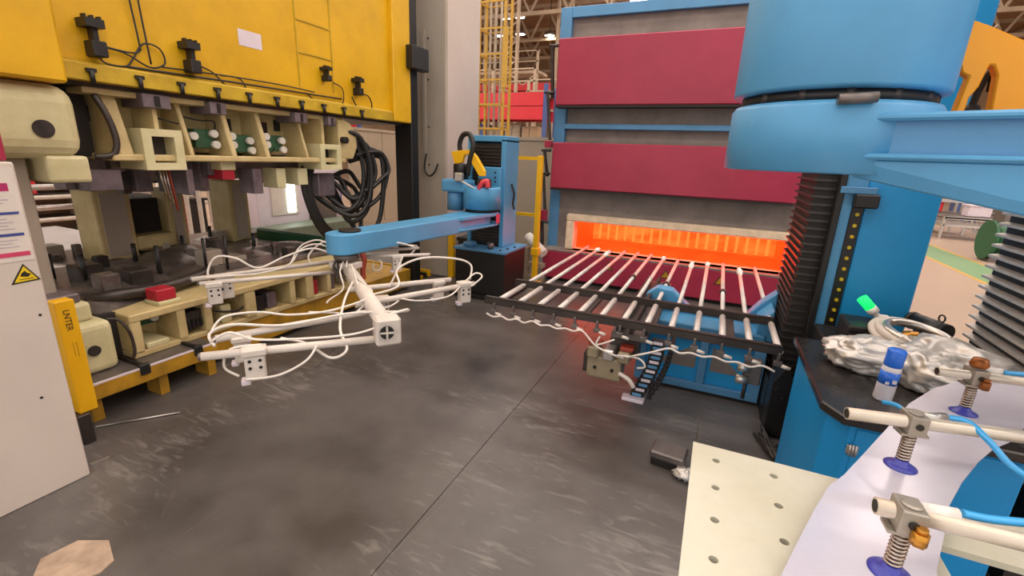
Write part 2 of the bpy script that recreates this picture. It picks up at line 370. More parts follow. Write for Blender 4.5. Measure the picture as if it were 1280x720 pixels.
for k, (x, y, w, h) in enumerate(((-9.6, 21, .3, 10), (-8.3, 24.5, .35, 10), (-12.2, 24, .3, 10), (12.6, 29, .4, 10), (17.5, 26, .4, 10))):
    t = thing('lattice_column', 'pale steel lattice column ' + ['behind the yellow cage, nearest', 'beside the furnace top left corner', 'left of the bright far lamps', 'beyond the orange bracket', 'at far right of the hall'][k], 'column', (x, y, -.012), 'hall columns')
    for sx in (-1, 1): obj('chord', G().box(x+sx*w-.06, x+sx*w+.06, y-.08, y+.08, -.012, h), 'truss', t)
    g = G(); z = 0
    while z < h - .8: g.beam((x-w, y, z), (x+w, y, z+.4), .05, .05); g.beam((x+w, y, z+.4), (x-w, y, z+.8), .05, .05); z += .8
    obj('lacing', g, 'truss', t)
for k, (x, y, z) in enumerate(((-9.0, 18, 4.1), (-6.6, 19.6, 3.95), (-10.5, 22, 5.6))):
    t = thing('walkway', 'steel walkway with railing ' + ['high behind the yellow ladder cage', 'just above the red rack beams', 'far up beneath the bright lamps'][k], 'walkway', (x, y, -.012), 'steel walkways')
    obj('deck', G().box(x-1.6, x+1.9, y, y+1.2, z, z+.12), 'truss', t)
    for sx in (-1.5, 0, 1.8): obj('post', G().box(x+sx-.05, x+sx+.05, y, y+.1, -.012, z+1), 'truss', t)
    for dz in (.5, .95): obj('railing', G().box(x-1.6, x+1.9, y, y+.05, z+dz, z+dz+.05), 'truss', t)
    for q in range(5): obj('brace', G().beam((x-1.5+.65*q, y+.05, z-.5+(q % 2)*.45), (x-.9+.65*q, y+.05, z-.05-(q % 2)*.45), .05, .05), 'truss', t)

# ---------------------------------------------------------------- far bay, right side
def frame_rack(x, y, w, d, h, label):
    t = thing('pipe_cart', label, 'cart', (x, y, -.012), 'pipe carts along the path')
    for a in (0, w):
        for b in (0, d): obj('leg', G().box(x+a-.03, x+a+.03, y+b-.03, y+b+.03, -.012, h), 'silver', t)
    for z in (.35, .55, h-.05):
        for b in (0, d): obj('rail', G().box(x, x+w, y+b-.03, y+b+.03, z, z+.06), 'silver', t)
        for a in (0, w): obj('side_rail', G().box(x+a-.025, x+a+.025, y, y+d, z, z+.05), 'silver', t)
    obj('tray', G().box(x, x+w, y, y+d, .6, .64), 'greysteel', t)
    return t
for k, (x, y, w, d, h) in enumerate(((5.6, 18.3, 1.3, .9, 1.0), (5.9, 16.9, 2.6, .9, .62), (7.6, 18.4, 1.6, 1, 1.35), (7.9, 20.5, 1.6, 1, 1.6))):
    frame_rack(x, y, w, d, h, 'pale steel pipe cart ' + ['with tall frame beside the blue column', 'low and long, nearest the green path', 'taller, behind the green rolls', 'farthest back in the right aisle'][k])
for k, (x, y, z, c) in enumerate(((6.1, 18.7, .65, 'rackred'), (6.7, 17.3, .65, 'label'), (7.5, 17.3, .65, 'hallwall'), (8.1, 18.9, .65, 'white'), (8.8, 18.9, .65, 'rackblue'))):
    t = thing('parts_bin', ['red', 'white', 'brown', 'pale', 'blue'][k] + ' parts bin standing on a pipe cart in the right aisle', 'bin', (x, y, z), 'bins on the carts')
    obj('body', G().box(x-.25, x+.25, y-.2, y+.2, z, z+.28), c, t, .01); obj('rim', G().box(x-.28, x+.28, y-.23, y+.23, z+.28, z+.32), c, t)
for k, (x, y, z, w) in enumerate(((5.75, 13.2, .02, 0), (6.3, 14.4, 1.12, 1))):
    t = thing('hose_reel', ['green drum reel standing on the floor behind the bellows', 'green drum reel held high on a stand behind the bellows'][k], 'reel', (x, y, -.012), 'green reels')
    zc = z + .42
    obj('drum', G().cyl((x-.3, y, zc), (x+.3, y, zc), .3, n=20), 'greenbin', t)
    for s in (-1, 1): obj('flange', G().cyl((x+s*.3, y, zc), (x+s*.36, y, zc), .42, n=24), 'greenbin', t)
    obj('stand', G().box(x-.3, x+.3, y-.25, y+.25, -.012, max(.05, zc-.3)), 'greysteel', t)
for k, (x, c) in enumerate(((9.2, 'rackblue'), (7.2, 'wall'), (5.9, 'roof'))):
    t = thing('tall_cabinet', ['blue', 'beige', 'brown'][k] + ' tall cabinet at the far end of the right aisle', 'cabinet', (x, 24, -.012), 'tall cabinets in the right aisle')
    obj('body', G().box(x-.5, x+.5, 24, 24.8, -.012, 2.7), c, t, .02); obj('door', G().box(x-.45, x+.45, 23.96, 24, .1, 2.6), c, t, .01)
# ---------------------------------------------------------------- stamping press, left
PR = thing('stamping_press', 'huge yellow press with its slide above the cream dies', 'press', (-4.8, 3.2, 0))
obj('slide', G().box(-6.4, -3.7, 1.4, 5.05, 2.1, 4.3), 'yellow', PR, .01)
obj('slide_flange', G().prism([(-3.7, 1.6, 2.1), (-3.655, 1.6, 2.1), (-3.655, 1.6, 2.2), (-3.7, 1.6, 2.225)], (0, 3.1, 0)), 'yellowdirty', PR, .004)
obj('near_guide_block', G().box(-6.3, -3.56, .2, 1.6, 2.06, 4.3), 'yellow', PR, .015)
obj('far_guide_block', G().box(-6.4, -3.64, 4.72, 5.05, 2.1, 4.3), 'yellow', PR, .012)
obj('slide_underside', G().box(-6.35, -3.75, 1.6, 5.0, 2.075, 2.1), 'darkmetal', PR)
dl = obj('data_plate', G().box(-3.7, -3.697, 2.83, 3.04, 2.53, 2.65), 'label', PR)
g = G()          # raised ladder shaped stiffener strip on the slide
for y in (3.4, 3.82): obj('stiffener', G().box(-3.7, -3.692, y, y + .012, 2.3, 4.2), 'yellowdirty', PR)
for z in (2.59, 2.86, 3.13, 3.4): obj('stiffener', G().box(-3.7, -3.692, 3.41, 3.82, z, z + .012), 'yellowdirty', PR)
cl = obj('slide_clamp', G().box(-3.655, -3.63, 1.735, 1.785, 2.15, 2.172).cyl((-3.64, 1.76, 2.09), (-3.64, 1.76, 2.16), .014, n=8), 'black', PR)
for k in range(1, 10): rep(cl, (0, .267*k, 0))
def sensor(y, z, s, parent):
    b = obj('limit_switch', G().box(-3.7, -3.6, y-.02*s, y+.09*s, z-.13*s, z), 'black', parent, .006)
    obj('stem', G().box(-3.68, -3.62, y+.01*s, y+.05*s, z, z+.1*s), 'black', b)
    g = G().box(-3.7, -3.59, y-.05*s, y+.09*s, z+.1*s, z+.17*s)
    for q in (-.035, .02, .075): g.box(-3.66, -3.62, y+q*s, y+(q+.018)*s, z+.17*s, z+.2*s)
    obj('actuator', g, 'black', b); return b
sensor(1.79, 2.335, .7, PR); sensor(2.375, 2.335, .68, PR); sensor(4.11, 2.385, .55, PR); sensor(3.68, 2.44, .42, PR)
X = -3.672
for pts, r in (
    ([(X, 1.84, 2.315), (X, 1.98, 2.3), (X, 2.12, 2.24), (X, 2.22, 2.28), (X, 2.2, 2.37), (X, 2.1, 2.38), (X, 2.02, 2.27), (X, 1.97, 2.22), (X, 1.86, 2.22), (X, 1.83, 2.26)], .006),
    ([(X, 1.84, 2.32), (X, 2.0, 2.31), (X, 2.07, 2.33), (X, 2.075, 2.4), (X, 2.05, 2.8), (X, 2.03, 3.3)], .006),
    ([(X, 2.1, 3.3), (X, 2.11, 2.7), (X, 2.13, 2.26)], .006),
    ([(X, 1.98, 2.22), (X, 2.3, 2.225), (X, 2.7, 2.235), (X, 3.1, 2.24), (X, 3.5, 2.245), (X, 3.9, 2.25)], .008),
    ([(X, 2.2, 2.255), (X, 2.7, 2.275), (X, 3.2, 2.28), (X, 3.55, 2.27)], .006),
    ([(X, 2.42, 2.32), (X, 2.56, 2.28), (X, 2.7, 2.17), (X, 2.82, 2.19), (X, 2.78, 2.27), (X, 2.62, 2.27)], .006),
    ([(X, 3.45, 2.25), (X, 3.6, 2.17), (X, 3.8, 2.16), (X, 3.92, 2.22), (X, 3.92, 2.35), (X, 3.8, 2.39)], .006),
    ([(X, 4.16, 2.33), (X, 4.3, 2.33), (X, 4.36, 2.24), (X, 4.3, 2.14), (X, 4.15, 2.17), (X, 4.05, 2.29)], .007)):
    obj('signal_cable', G().tube(pts, r, 6), 'black', PR)
# far side: dark guide rail and upright
obj('guide_rail', G().box(-3.92, -3.66, 5.07, 5.22, .02, 4.3), 'black', PR, .01)
obj('rail_bracket', G().box(-3.66, -3.54, 4.96, 5.3, 2.72, 2.98), 'black', PR, .01)
U = obj('upright', G().box(-4.06, -3.5, 5.64, 6.55, 0, 4.4), 'upright', PR, .02)
obj('upright_side_face', G().box(-3.5, -3.494, 5.66, 6.54, .02, 4.38), 'uprightpink', U)  # paler pinkish sheet laid over one face of the upright
obj('cable_duct', G().box(-3.86, -3.82, 5.61, 5.64, 1.5, 3.3), 'upright', U)
for z in (1.6, 2.1, 2.7, 3.2): obj('bolt', G().cyl((-3.78, 5.63, z), (-3.78, 5.645, z), .012, n=8), 'darkmetal', U)
obj('cable_stub', G().tube([(-3.8, 5.6, 1.75), (-3.82, 5.58, 1.55), (-3.75, 5.58, 1.45), (-3.66, 5.58, 1.5), (-3.6, 5.58, 1.62)], .012, 6), 'black', U)
obj('stripe_post', G().box(-3.49, -3.41, 5.66, 5.74, 0, .72), 'safety', PR, .005)
for k in range(3): obj('toe_rail', G().box(-5.5, -3.7, 5.3+.1*k, 5.33+.1*k, .02, .07+.02*k), 'safety' if k != 1 else 'black', PR)
# bolster in front and the bed behind it
bo = obj('bolster', G().box(-6.1, -3.4, 1.0, 2.13, .165, .27), 'bedyellow', PR, .006)
obj('bolster_top', G().box(-6.1, -3.412, 1.0, 2.12, .27, .276), 'greysteel', bo)
obj('edge_strip', G().box(-3.412, -3.398, 1.0, 2.13, .268, .279), 'label', bo)
obj('bed', G().box(-6.2, -3.6, 2.13, 4.9, .05, .27), 'bedyellow', PR)
for y in (1.35, 1.75, 2.1): obj('bed_foot', G().box(-3.62, -3.46, y-.03, y+.03, 0, .165), 'bedyellow', PR)
for y in (1.62, 1.98):
    c = obj('bolster_clamp', G().box(-3.9, -3.42, y-.012, y+.012, .276, .296), 'black', PR)
    obj('clamp_nut', G().box(-3.42, -3.385, y-.03, y+.03, .225, .30), 'black', c, .005)
obj('back_platform', G().box(-9.2, -6.2, .4, 3.6, .4, .46), 'floorgrey', PR)
obj('back_beam', G().box(-6.6, -6.3, 1.2, 5.0, .03, .5), 'darkmetal', PR)
obj('rear_upright', G().box(-6.9, -6.45, .35, 1.45, 0, 4.3), 'upright', PR, .02)

# ---------------------------------------------------------------- upper die
UD = thing('upper_die', 'cream cast upper die hanging under the yellow press slide', 'die', (-4.7, 3, 1.62))
obj('die_body', G().box(-5.9, -4.02, 1.75, 4.18, 1.68, 2.07), 'cream', UD, .01)
obj('top_flange', G().box(-5.9, -3.76, 1.75, 4.0, 2.035, 2.075), 'cream', UD, .006)
obj('bottom_shelf', G().box(-5.9, -3.7, 1.82, 3.95, 1.62, 1.665), 'cream', UD, .008)
for y, w in ((1.87, .09), (2.34, .035), (2.68, .045), (3.0, .045), (3.45, .03)):
    obj('rib', G().prism([(-4.03, y, 1.66), (-3.72, y, 1.66), (-3.76, y, 1.8), (-3.83, y, 2.04), (-4.03, y, 2.04)], (0, w, 0)), 'cream', UD, .008)
def framed_block(y0, y1, z0, z1, hy, hz, parent):
    b = obj('lug_frame', G().box(-4.0, -3.68, y0, y0+hy, z0, z1).box(-4.0, -3.68, y1-hy, y1, z0, z1).box(-4.0, -3.68, y0+hy, y1-hy, z0, z0+hz).box(-4.0, -3.68, y0+hy, y1-hy, z1-hz, z1), 'palecream', parent)
    obj('lug_recess', G().box(-3.95, -3.8, y0+hy, y1-hy, z0+hz, z1-hz), 'darkmetal', b); return b
framed_block(2.0, 2.27, 1.56, 1.84, .06, .05, UD); framed_block(3.58, 3.86, 1.55, 1.8, .06, .05, UD)
obj('lug_web', G().box(-4.0, -3.75, 2.13, 2.16, 1.83, 2.04), 'cream', UD); obj('lug_web', G().box(-4.0, -3.75, 3.68, 3.71, 1.8, 2.04), 'cream', UD)
for y, z, s in ((1.92, 1.92, .06), (2.4, 1.92, .05), (2.84, 1.92, .05), (3.2, 1.92, .05), (3.37, 1.95, .025)):
    obj('pocket', G().box(-4.03, -3.99, y-s, y+s, z-.05, z+.05), 'black', UD)
for y0, y1, z in ((2.48, 2.64, 1.79), (2.8, 2.97, 1.765), (3.13, 3.3, 1.78)):
    m = obj('manifold', G().box(-4.02, -3.86, y0, y1, z-.07, z+.075), 'green', UD, .006)
    for dy, dz in ((-.035, .02), (y1-y0-.03, .045), (y1-y0-.02, -.04)) if y0 < 2.7 else ((-.035, .06), (-.03, -.01), (y1-y0-.04, .03), (y1-y0-.03, -.05)):
        gg = obj('gauge', G().cyl((-3.86, y0+dy, z+dz), (-3.81, y0+dy, z+dz), .03, n=16), 'gauge', m)
for y, w, c in ((2.05, .18, 'tool'), (2.52, .13, 'tool'), (3.32, .14, 'tool'), (3.72, .1, 'tool')):
    b = obj('top_wedge', G().box(-3.95, -3.69, y, y+w, 1.98, 2.07), c, UD, .004)
    obj('wedge_slot', G().box(-3.69, -3.685, y+w*.4, y+w*.6, 1.99, 2.06), 'black', b)
obj('end_plate', G().prism([(-3.74, 3.9, 1.66), (-3.74, 4.1, 1.66), (-3.74, 4.17, 1.78), (-3.74, 4.17, 1.92), (-3.74, 4.08, 2.03), (-3.74, 3.98, 2.06), (-3.74, 3.9, 2.06)], (-.3, 0, 0)), 'cream', UD, .008)
obj('knob', G().cyl((-3.74, 3.95, 1.85), (-3.68, 3.95, 1.85), .035, n=14), 'black', UD)
for k, pts in enumerate(([(-3.84, 2.37, 1.95), (-3.82, 2.5, 1.93), (-3.82, 2.62, 1.93), (-3.86, 2.64, 1.85)], [(-3.83, 2.2, 1.92), (-3.8, 2.28, 1.9), (-3.83, 2.36, 1.89)], [(-3.86, 3.04, 1.72), (-3.8, 3.1, 1.7), (-3.86, 3.2, 1.74)])):
    obj('pilot_line', G().tube(pts, .006, 6), 'black', UD)
hb = obj('guide_heel', G().box(-4.3, -3.62, 1.0, 1.66, 1.63, 2.06), 'palecream', UD, .11, seg=4)
obj('heel_bore', G().cyl((-3.63, 1.46, 1.8), (-3.61, 1.46, 1.8), .05, n=18), 'darkmetal', hb)
obj('heel_flange', G().box(-4.0, -3.64, 1.45, 1.66, 1.49, 1.65), 'palecream', hb, .02, seg=2)
obj('heel_gap_shade', G().box(-4.6, -3.95, 1.64, 1.84, 1.64, 2.06), 'darkgap', UD)  # dark block where the gap lies, its shade put into the colour
obj('wear_plate', G().tube([(-3.75, 1.8, 2.03), (-3.72, 1.84, 1.9), (-3.71, 1.86, 1.75), (-3.72, 1.83, 1.66), (-3.75, 1.74, 1.645)], .02, 8), 'darkmetal', UD)
# tools hanging under the shelf
R = random.Random(4)
for k in range(34):
    y = 1.45 + 2.35 * R.random(); x = -3.85 - 1.8 * R.random(); w = .05 + .1 * R.random(); d = .06 + .14 * R.random(); h = .08 + .2 * R.random()
    obj('punch_holder', G().box(x-d, x, y-w/2, y+w/2, 1.625-h, 1.625), R.choice(['tool', 'tool', 'darkmetal', 'form', 'greysteel']), UD, .006)
obj('punch_plate', G().box(-5.8, -4.1, 1.7, 3.9, 1.54, 1.62), 'tool', UD)
obj('draw_punch', G().box(-5.5, -4.3, 1.75, 3.8, 1.44, 1.55), 'form', UD, .03, seg=2)
for y, w, z0, c in ((2.68, .11, 1.47, 'redblock'), (1.8, .2, 1.42, 'tool'), (2.36, .05, 1.36, 'tool'), (3.2, .1, 1.38, 'palecream'), (2.95, .09, 1.34, 'tool'), (3.45, .12, 1.4, 'palecream')):
    b = obj('stop_block', G().box(-4.0, -3.8, y-w/2, y+w/2, z0, 1.56), c, UD, .006)
    if c == 'redblock': obj('stop_seat', G().box(-4.0, -3.78, y-w/2-.02, y+w/2, 1.55, 1.63), 'palecream', b, .004)
for k in range(4): obj('ejector_rod', G().cyl((-3.86, 2.2+.022*k, 1.36-.04*k), (-3.86, 2.17+.022*k, 1.62), .008, n=8), 'chrome' if k != 3 else 'redhose', UD)

# hose bundle at the far end of the upper die
HB = thing('hose_bundle', 'bundle of thick black hydraulic hoses looping off the upper die end', 'hoses', (-3.9, 4.2, 1.0))
R = random.Random(11)
for k in range(11):
    dy = .085 * k; dx = .16 * R.random()
    top = (-3.92 + dx, 4.0 + .02*k, 1.98 - .035*k)
    low = .78 + .55 * R.random()
    obj('hose', G().tube([top, (-3.86+dx, 4.16+dy*.5, 1.9-.02*k), (-3.82+dx, 4.26+dy*.5, 1.55), (-3.84+dx, 4.2+dy*.45, low+.14), (-3.9+dx, 4.0+dy*.38, low), (-4.0, 3.74+.07*k, low+.2), (-4.05, 3.68+.05*k, 1.45)], .026, 8, 6), 'rubber', HB)
for k in range(3):
    obj('hose', G().tube([(-3.95, 3.62+.06*k, 1.62), (-3.92, 3.56+.03*k, 1.35), (-3.9, 3.66+.04*k, 1.0), (-3.95, 3.85+.07*k, .8)], .03, 8), 'rubber', HB)
obj('hose_block', G().box(-4.0, -3.88, 3.72, 3.95, 1.26, 1.5), 'tool', HB, .01)
obj('hose_tie', G().box(-3.9, -3.8, 4.12, 4.2, 1.7, 1.8), 'label', HB, .01)

# ---------------------------------------------------------------- lower die
LD = thing('lower_die', 'cream cast lower die with dark forming steels on the press bed', 'die', (-4.8, 2.8, .276))
obj('die_base', G().box(-6.0, -3.58, 1.66, 4.0, .276, .32), 'cream', LD, .006)
obj('die_core', G().box(-6.0, -3.86, 1.66, 3.95, .32, .54), 'cream', LD)
obj('top_ledge', G().box(-6.0, -3.56, 1.66, 3.98, .545, .60), 'cream', LD, .008)
for y, w in ((1.66, .07), (1.97, .06), (2.17, .06), (2.52, .1), (2.98, .06), (3.17, .09), (3.44, .05), (3.72, .1), (3.92, .07)):
    obj('rib', G().box(-3.88, -3.565, y, y+w, .318, .547), 'cream', LD, .008)
b = obj('pocket_ledge', G().box(-3.86, -3.58, 1.75, 1.9, .32, .36), 'palecream', LD, .006)
m = obj('valve_plate', G().box(-3.87, -3.8, 1.84, 1.96, .43, .52), 'green', LD); obj('gauge', G().cyl((-3.8, 1.92, .475), (-3.76, 1.92, .475), .027, n=16), 'gauge', m)
cb = obj('hydraulic_block', G().box(-3.8, -3.6, 2.03, 2.17, .36, .5), 'darkmetal', LD, .008)
for k in range(4): obj('block_fin', G().box(-3.6, -3.585, 2.045+.032*k, 2.058+.032*k, .37, .44), 'black', cb)
obj('block_cap', G().cyl((-3.7, 2.09, .5), (-3.7, 2.09, .54), .03, n=12), 'black', cb)
for k in range(2): obj('fitting', G().cyl((-3.62, 2.17, .46+.035*k), (-3.62, 2.26, .46+.035*k), .012, n=8), 'chrome', cb)
obj('die_hose', G().tube([(-3.62, 2.26, .46), (-3.6, 2.36, .42), (-3.6, 2.5, .41), (-3.62, 2.6, .5), (-3.62, 2.55, .56)], .009, 6), 'black', LD)
for y, c in ((2.7, 'black'), (2.82, 'tool'), (3.32, 'redblock'), (2.38, 'palecream'), (3.55, 'tool'), (2.62, 'tool')):
    obj('cylinder_unit', G().box(-3.84, -3.62, y-.045, y+.045, .32, .47), c, LD, .01)
h = obj('guide_heel', G().box(-4.2, -3.54, 1.22, 1.56, .277, .62), 'palecream', LD, .045, seg=3)
obj('heel_bore', G().cyl((-3.55, 1.43, .44), (-3.53, 1.43, .44), .035, n=18), 'darkmetal', h)
obj('heel_top', G().box(-4.15, -3.62, 1.24, 1.5, .62, .74), 'palecream', h, .02, seg=2)
obj('heel_cap', G().box(-4.1, -3.66, 1.25, 1.47, .74, .8), 'tool', h, .008)
obj('heel_gap_shade', G().box(-4.6, -3.72, 1.56, 1.665, .277, .6), 'darkgap', LD)  # dark block again standing in for the shaded gap
obj('wear_plate', G().tube([(-3.62, 1.56, .6), (-3.6, 1.62, .58), (-3.57, 1.655, .48), (-3.56, 1.66, .36), (-3.57, 1.65, .3)], .01, 8), 'darkmetal', LD)
rb = obj('stop_block', G().box(-3.78, -3.6, 1.88, 2.04, .6, .63), 'palecream', LD, .006)
obj('stop_pad', G().box(-3.76, -3.62, 1.885, 2.02, .63, .715), 'redblock', rb, .008)
# forming steels: two long curved sections on the die top
def ridge(name, y0, y1, x0, x1, h0, h1, seed, m):
    R = random.Random(seed); nx, ny = 14, 18; vs = []
    for i in range(nx + 1):
        for j in range(ny + 1):
            a, b = i / nx, j / ny; bend = .22 * math.sin(PI * b + seed)
            x = x0 + (x1 - x0) * a + bend * .6; y = y0 + (y1 - y0) * b
            z = .6 + (h0 + (h1 - h0) * b) * max(0, math.sin(PI * a)) ** .6 * (.75 + .45 * noise.noise((a*3 + seed, b*4, seed)))
            if i in (0, nx) or j in (0, ny): z = .6
            vs.append((x, y, z))
    fs = [(i*(ny+1)+j, (i+1)*(ny+1)+j, (i+1)*(ny+1)+j+1, i*(ny+1)+j+1) for i in range(nx) for j in range(ny)]
    return obj(name, G().add(vs, fs, True), m, LD)
obj('form_plate', G().box(-6.0, -3.95, 1.5, 3.9, .6, .66), 'form', LD, .02, seg=2)
ridge('forming_steel', 1.55, 2.3, -4.8, -3.9, .12, .15, 1.3, 'form'); ridge('forming_steel', 2.0, 3.1, -5.2, -4.2, .13, .18, 2.1, 'form')
ridge('forming_steel', 2.7, 3.85, -4.9, -4.0, .13, .15, 3.7, 'form'); ridge('forming_steel', 2.6, 3.8, -5.9, -5.0, .1, .13, 4.4, 'form'); ridge('forming_steel', 1.6, 2.5, -5.9, -5.0, .08, .1, 5.2, 'form')
obj('blank_holder', G().tube([(-3.95, 1.62, .66), (-3.86, 1.75, .68), (-3.84, 2.0, .67), (-3.88, 2.3, .68), (-3.95, 2.5, .7)], .045, 8), 'darkmetal', LD)
R = random.Random(9)
for k in range(13):
    x = -4.0 - 1.9*R.random(); y = 1.6 + 2.2*R.random(); hh = .1 + .16*R.random()
    obj('locating_pin', G().cyl((x, y, .66), (x, y, .72+hh), .012+.008*R.random(), n=10), 'black', LD)
for k in range(34):
    x = -4.0 - 1.9*R.random(); y = 1.6 + 2.25*R.random(); s = .03 + .07*R.random()
    obj('form_insert', G().box(x-s, x+s, y-s, y+s, .65, .7+.12*R.random()), R.choice(['tool', 'darkmetal', 'greysteel', 'form', 'upright', 'black']), LD, .01)
for (x0, x1, y0, y1, z1) in ((-5.45, -5.1, 2.28, 2.58, 1.32), (-5.4, -5.15, 2.92, 3.1, 1.3), (-5.45, -5.1, 3.56, 3.8, 1.36), (-5.9, -5.6, 1.5, 1.7, 1.2)):
    p = obj('guide_post', G().box(x0, x1, y0, y1, .6, z1), 'cream', LD, .02, seg=2)
    obj('wear_strip', G().box(x1, x1+.012, y0+.05, y1-.05, .7, z1-.03), 'upright', p)
obj('guide_foot', G().box(-5.45, -5.1, 2.58, 2.95, .72, .86), 'cream', LD, .02)
obj('dark_back_block', G().box(-6.0, -5.3, 2.6, 3.1, .86, 1.2), 'darkgap', LD)  # plain dark block for the dark back of the press
obj('die_rail', G().box(-5.2, -4.1, 3.92, 4.0, .6, .78), 'greenbin', LD, .02)
# ---------------------------------------------------------------- near control pillar, sign, light curtain
CP = thing('control_pillar', 'tall off white machine pillar at the left edge with printed sign', 'pillar', (-3.1, .5, 0))
obj('housing', G().box(-3.25, -2.9, -.4, 1.04, 0, 1.64), 'pillar', CP, .006)
obj('maroon_head', G().box(-3.3, -2.92, -.4, 1.03, 1.645, 2.2), 'maroon', CP, .006)
obj('screw', G().cyl((-2.902, .93, .52), (-2.896, .93, .52), .006, n=8), 'black', CP); obj('screw', G().cyl((-2.902, 1.0, .93), (-2.896, 1.0, .93), .006, n=8), 'black', CP)
S = obj('instruction_sign', G().box(-2.9, -2.897, .3, 1.03, 1.2, 1.615), 'white', CP)
obj('magenta_bar', G().box(-2.897, -2.8955, .32, 1.0, 1.515, 1.55), 'signmag', S)
obj('blue_heading', G().box(-2.897, -2.8955, .32, 1.015, 1.412, 1.424), 'signblue', S); obj('blue_heading', G().box(-2.897, -2.8955, .32, 1.015, 1.315, 1.328), 'signblue', S)
obj('pink_bar', G().box(-2.897, -2.8955, .32, 1.02, 1.222, 1.242), 'signpink', S)
for z in (1.49, 1.475, 1.46, 1.39, 1.375, 1.36, 1.345, 1.295, 1.28, 1.265): obj('text_line', G().box(-2.897, -2.8958, .34, .97+.04*((z*100) % 1), z, z+.005), 'signgrey', S)
T = obj('warning_triangle', G().prism([(-2.9, .93, 1.095), (-2.9, 1.035, 1.1), (-2.9, .985, 1.185)], (.002, 0, 0)), 'ink', CP)
obj('triangle_field', G().prism([(-2.898, .942, 1.102), (-2.898, 1.024, 1.106), (-2.898, .985, 1.174)], (.0012, 0, 0)), 'signyellow', T)
obj('hand_symbol', G().prism([(-2.8968, .966, 1.128), (-2.8968, .992, 1.122), (-2.8968, 1.005, 1.136), (-2.8968, .992, 1.14), (-2.8968, .985, 1.152), (-2.8968, .972, 1.142)], (.001, 0, 0)), 'ink', T)
obj('symbol_line', G().box(-2.8968, -2.8958, .96, 1.01, 1.112, 1.115), 'ink', T)
GP = thing('guide_column', 'dark brown column just behind the off white pillar', 'column', (-3.95, 1.25, 0))
obj('column_body', G().box(-4.1, -3.8, 1.17, 1.42, .276, 1.63), 'upright', GP, .01); obj('column_foot', G().box(-4.18, -3.72, 1.02, 1.2, .276, .34), 'darkmetal', GP)
LC = thing('light_curtain', 'yellow light curtain post with black lettering beside the off white pillar', 'post', (-3.28, 1.22, .19))
obj('profile', G().box(-3.33, -3.25, 1.185, 1.275, .19, .88), 'safety', LC, .004)
obj('back_channel', G().box(-3.36, -3.33, 1.17, 1.27, .15, .86), 'darkgap', LC)
obj('foot_bracket', G().box(-3.36, -3.22, 1.16, 1.22, .0, .19), 'darkmetal', LC, .004)
text('lettering', 'LNTER', .042, Matrix.Translation((-3.249, 1.228, .765)) @ Matrix(((0, 0, 1), (0, 1, 0), (-1, 0, 0))).to_4x4(), 'ink', LC)
obj('small_print', G().box(-3.25, -3.2488, 1.225, 1.228, .55, .63).box(-3.25, -3.2488, 1.24, 1.243, .54, .63), 'bedyellow', LC)
# loose things on the floor
one('steel_rod', G().cyl((-3.38, 1.29, .008), (-3.1, 1.63, .008), .006, n=8), 'silver', 'thin bright steel rod lying on the floor below the yellow bolster edge', 'rod')
one('welding_wire', G().cyl((-2.85, 2.56, .005), (-3.08, 3.12, .005), .005, n=8), 'greysteel', 'thin grey rod on the floor behind the white gripper bars', 'rod')
one('metal_offcut', G().beam((-2.985, 1.08, .006), (-2.97, 1.16, .006), .012, .01), 'silver', 'short shiny metal offcut on floor at the pillar foot', 'scrap')
g = G(); pts = [(-2.44, .65, 0), (-2.42, .77, 0), (-2.30, .83, 0), (-2.16, .78, 0), (-2.14, .72, 0), (-2.2, .62, 0), (-2.34, .58, 0)]
g.prism(pts, (0, 0, .006)); one('cardboard_sheet', g, 'paper', 'torn brown cardboard sheet lying on the dark floor bottom left', 'cardboard')
t = thing('metal_box', 'small grey steel box with open dark end on floor below the fork', 'box', (-.05, 2.58, 0))
obj('lid', G().cbox((-.05, 2.6, .075), (.2, .15, .05), Matrix.Rotation(-.1, 3, 'Z')), 'greysteel', t, .01); obj('base', G().cbox((-.05, 2.6, .025), (.18, .13, .05), Matrix.Rotation(-.1, 3, 'Z')), 'black', t, .005)
one('crumpled_film', G().blob((.06, 2.5, .03), (.07, .05, .03), 3, .4, 2.5, .5, 24, flat=.001), 'foil', 'crumpled silvery film scrap beside the small floor box', 'scrap')
# bay behind the press
def pipes(x, y0, y1, zs, label):
    t = thing('pipe_rack', label, 'rack', (x, (y0+y1)/2, -.012), 'pipe racks behind the press')
    for y in (y0+.08, y1-.12):
        for dx in (0, .5): obj('upright', G().box(x-dx-.035, x-dx+.035, y-.035, y+.035, -.012, max(zs)+.15), 'greysteel', t)
    for k, z in enumerate(zs): obj('pipe', G().cyl((x-.05-.1*(k % 2), y0-.25, z), (x-.05-.1*(k % 2), y1+.2, z), .035+.012*(k % 2), n=10), 'silver' if k % 2 else 'white', t)
    return t
pipes(-9.6, 2.7, 4.4, (.5, .68, .85, 1.0, 1.15, 1.3), 'rack of pale horizontal pipes seen through press beside the pillar')
pipes(-10.8, 5.4, 7.2, (.45, .75, 1.05, 1.3), 'rack of pale pipes seen through press behind the dark opening')
DM = thing('backdrop_shelf', 'dark brown shelf added as dark backdrop behind the pale pipes seen through press', 'shelf', (-11.9, 3.6, -.012))  # added to darken the background between the pale pipes
obj('back', G().box(-12.2, -12.1, 1.6, 6.0, -.012, 2.3), 'hallwall', DM)
for z in (.25, .7, 1.15, 1.6, 2.2): obj('shelf_board', G().box(-12.1, -11.4, 1.6, 6.0, z, z+.05), 'darkmetal', DM)
for y in (1.6, 2.7, 3.8, 4.9, 5.95): obj('upright', G().box(-11.45, -11.38, y, y+.07, -.012, 2.3), 'darkmetal', DM)
R = random.Random(2)
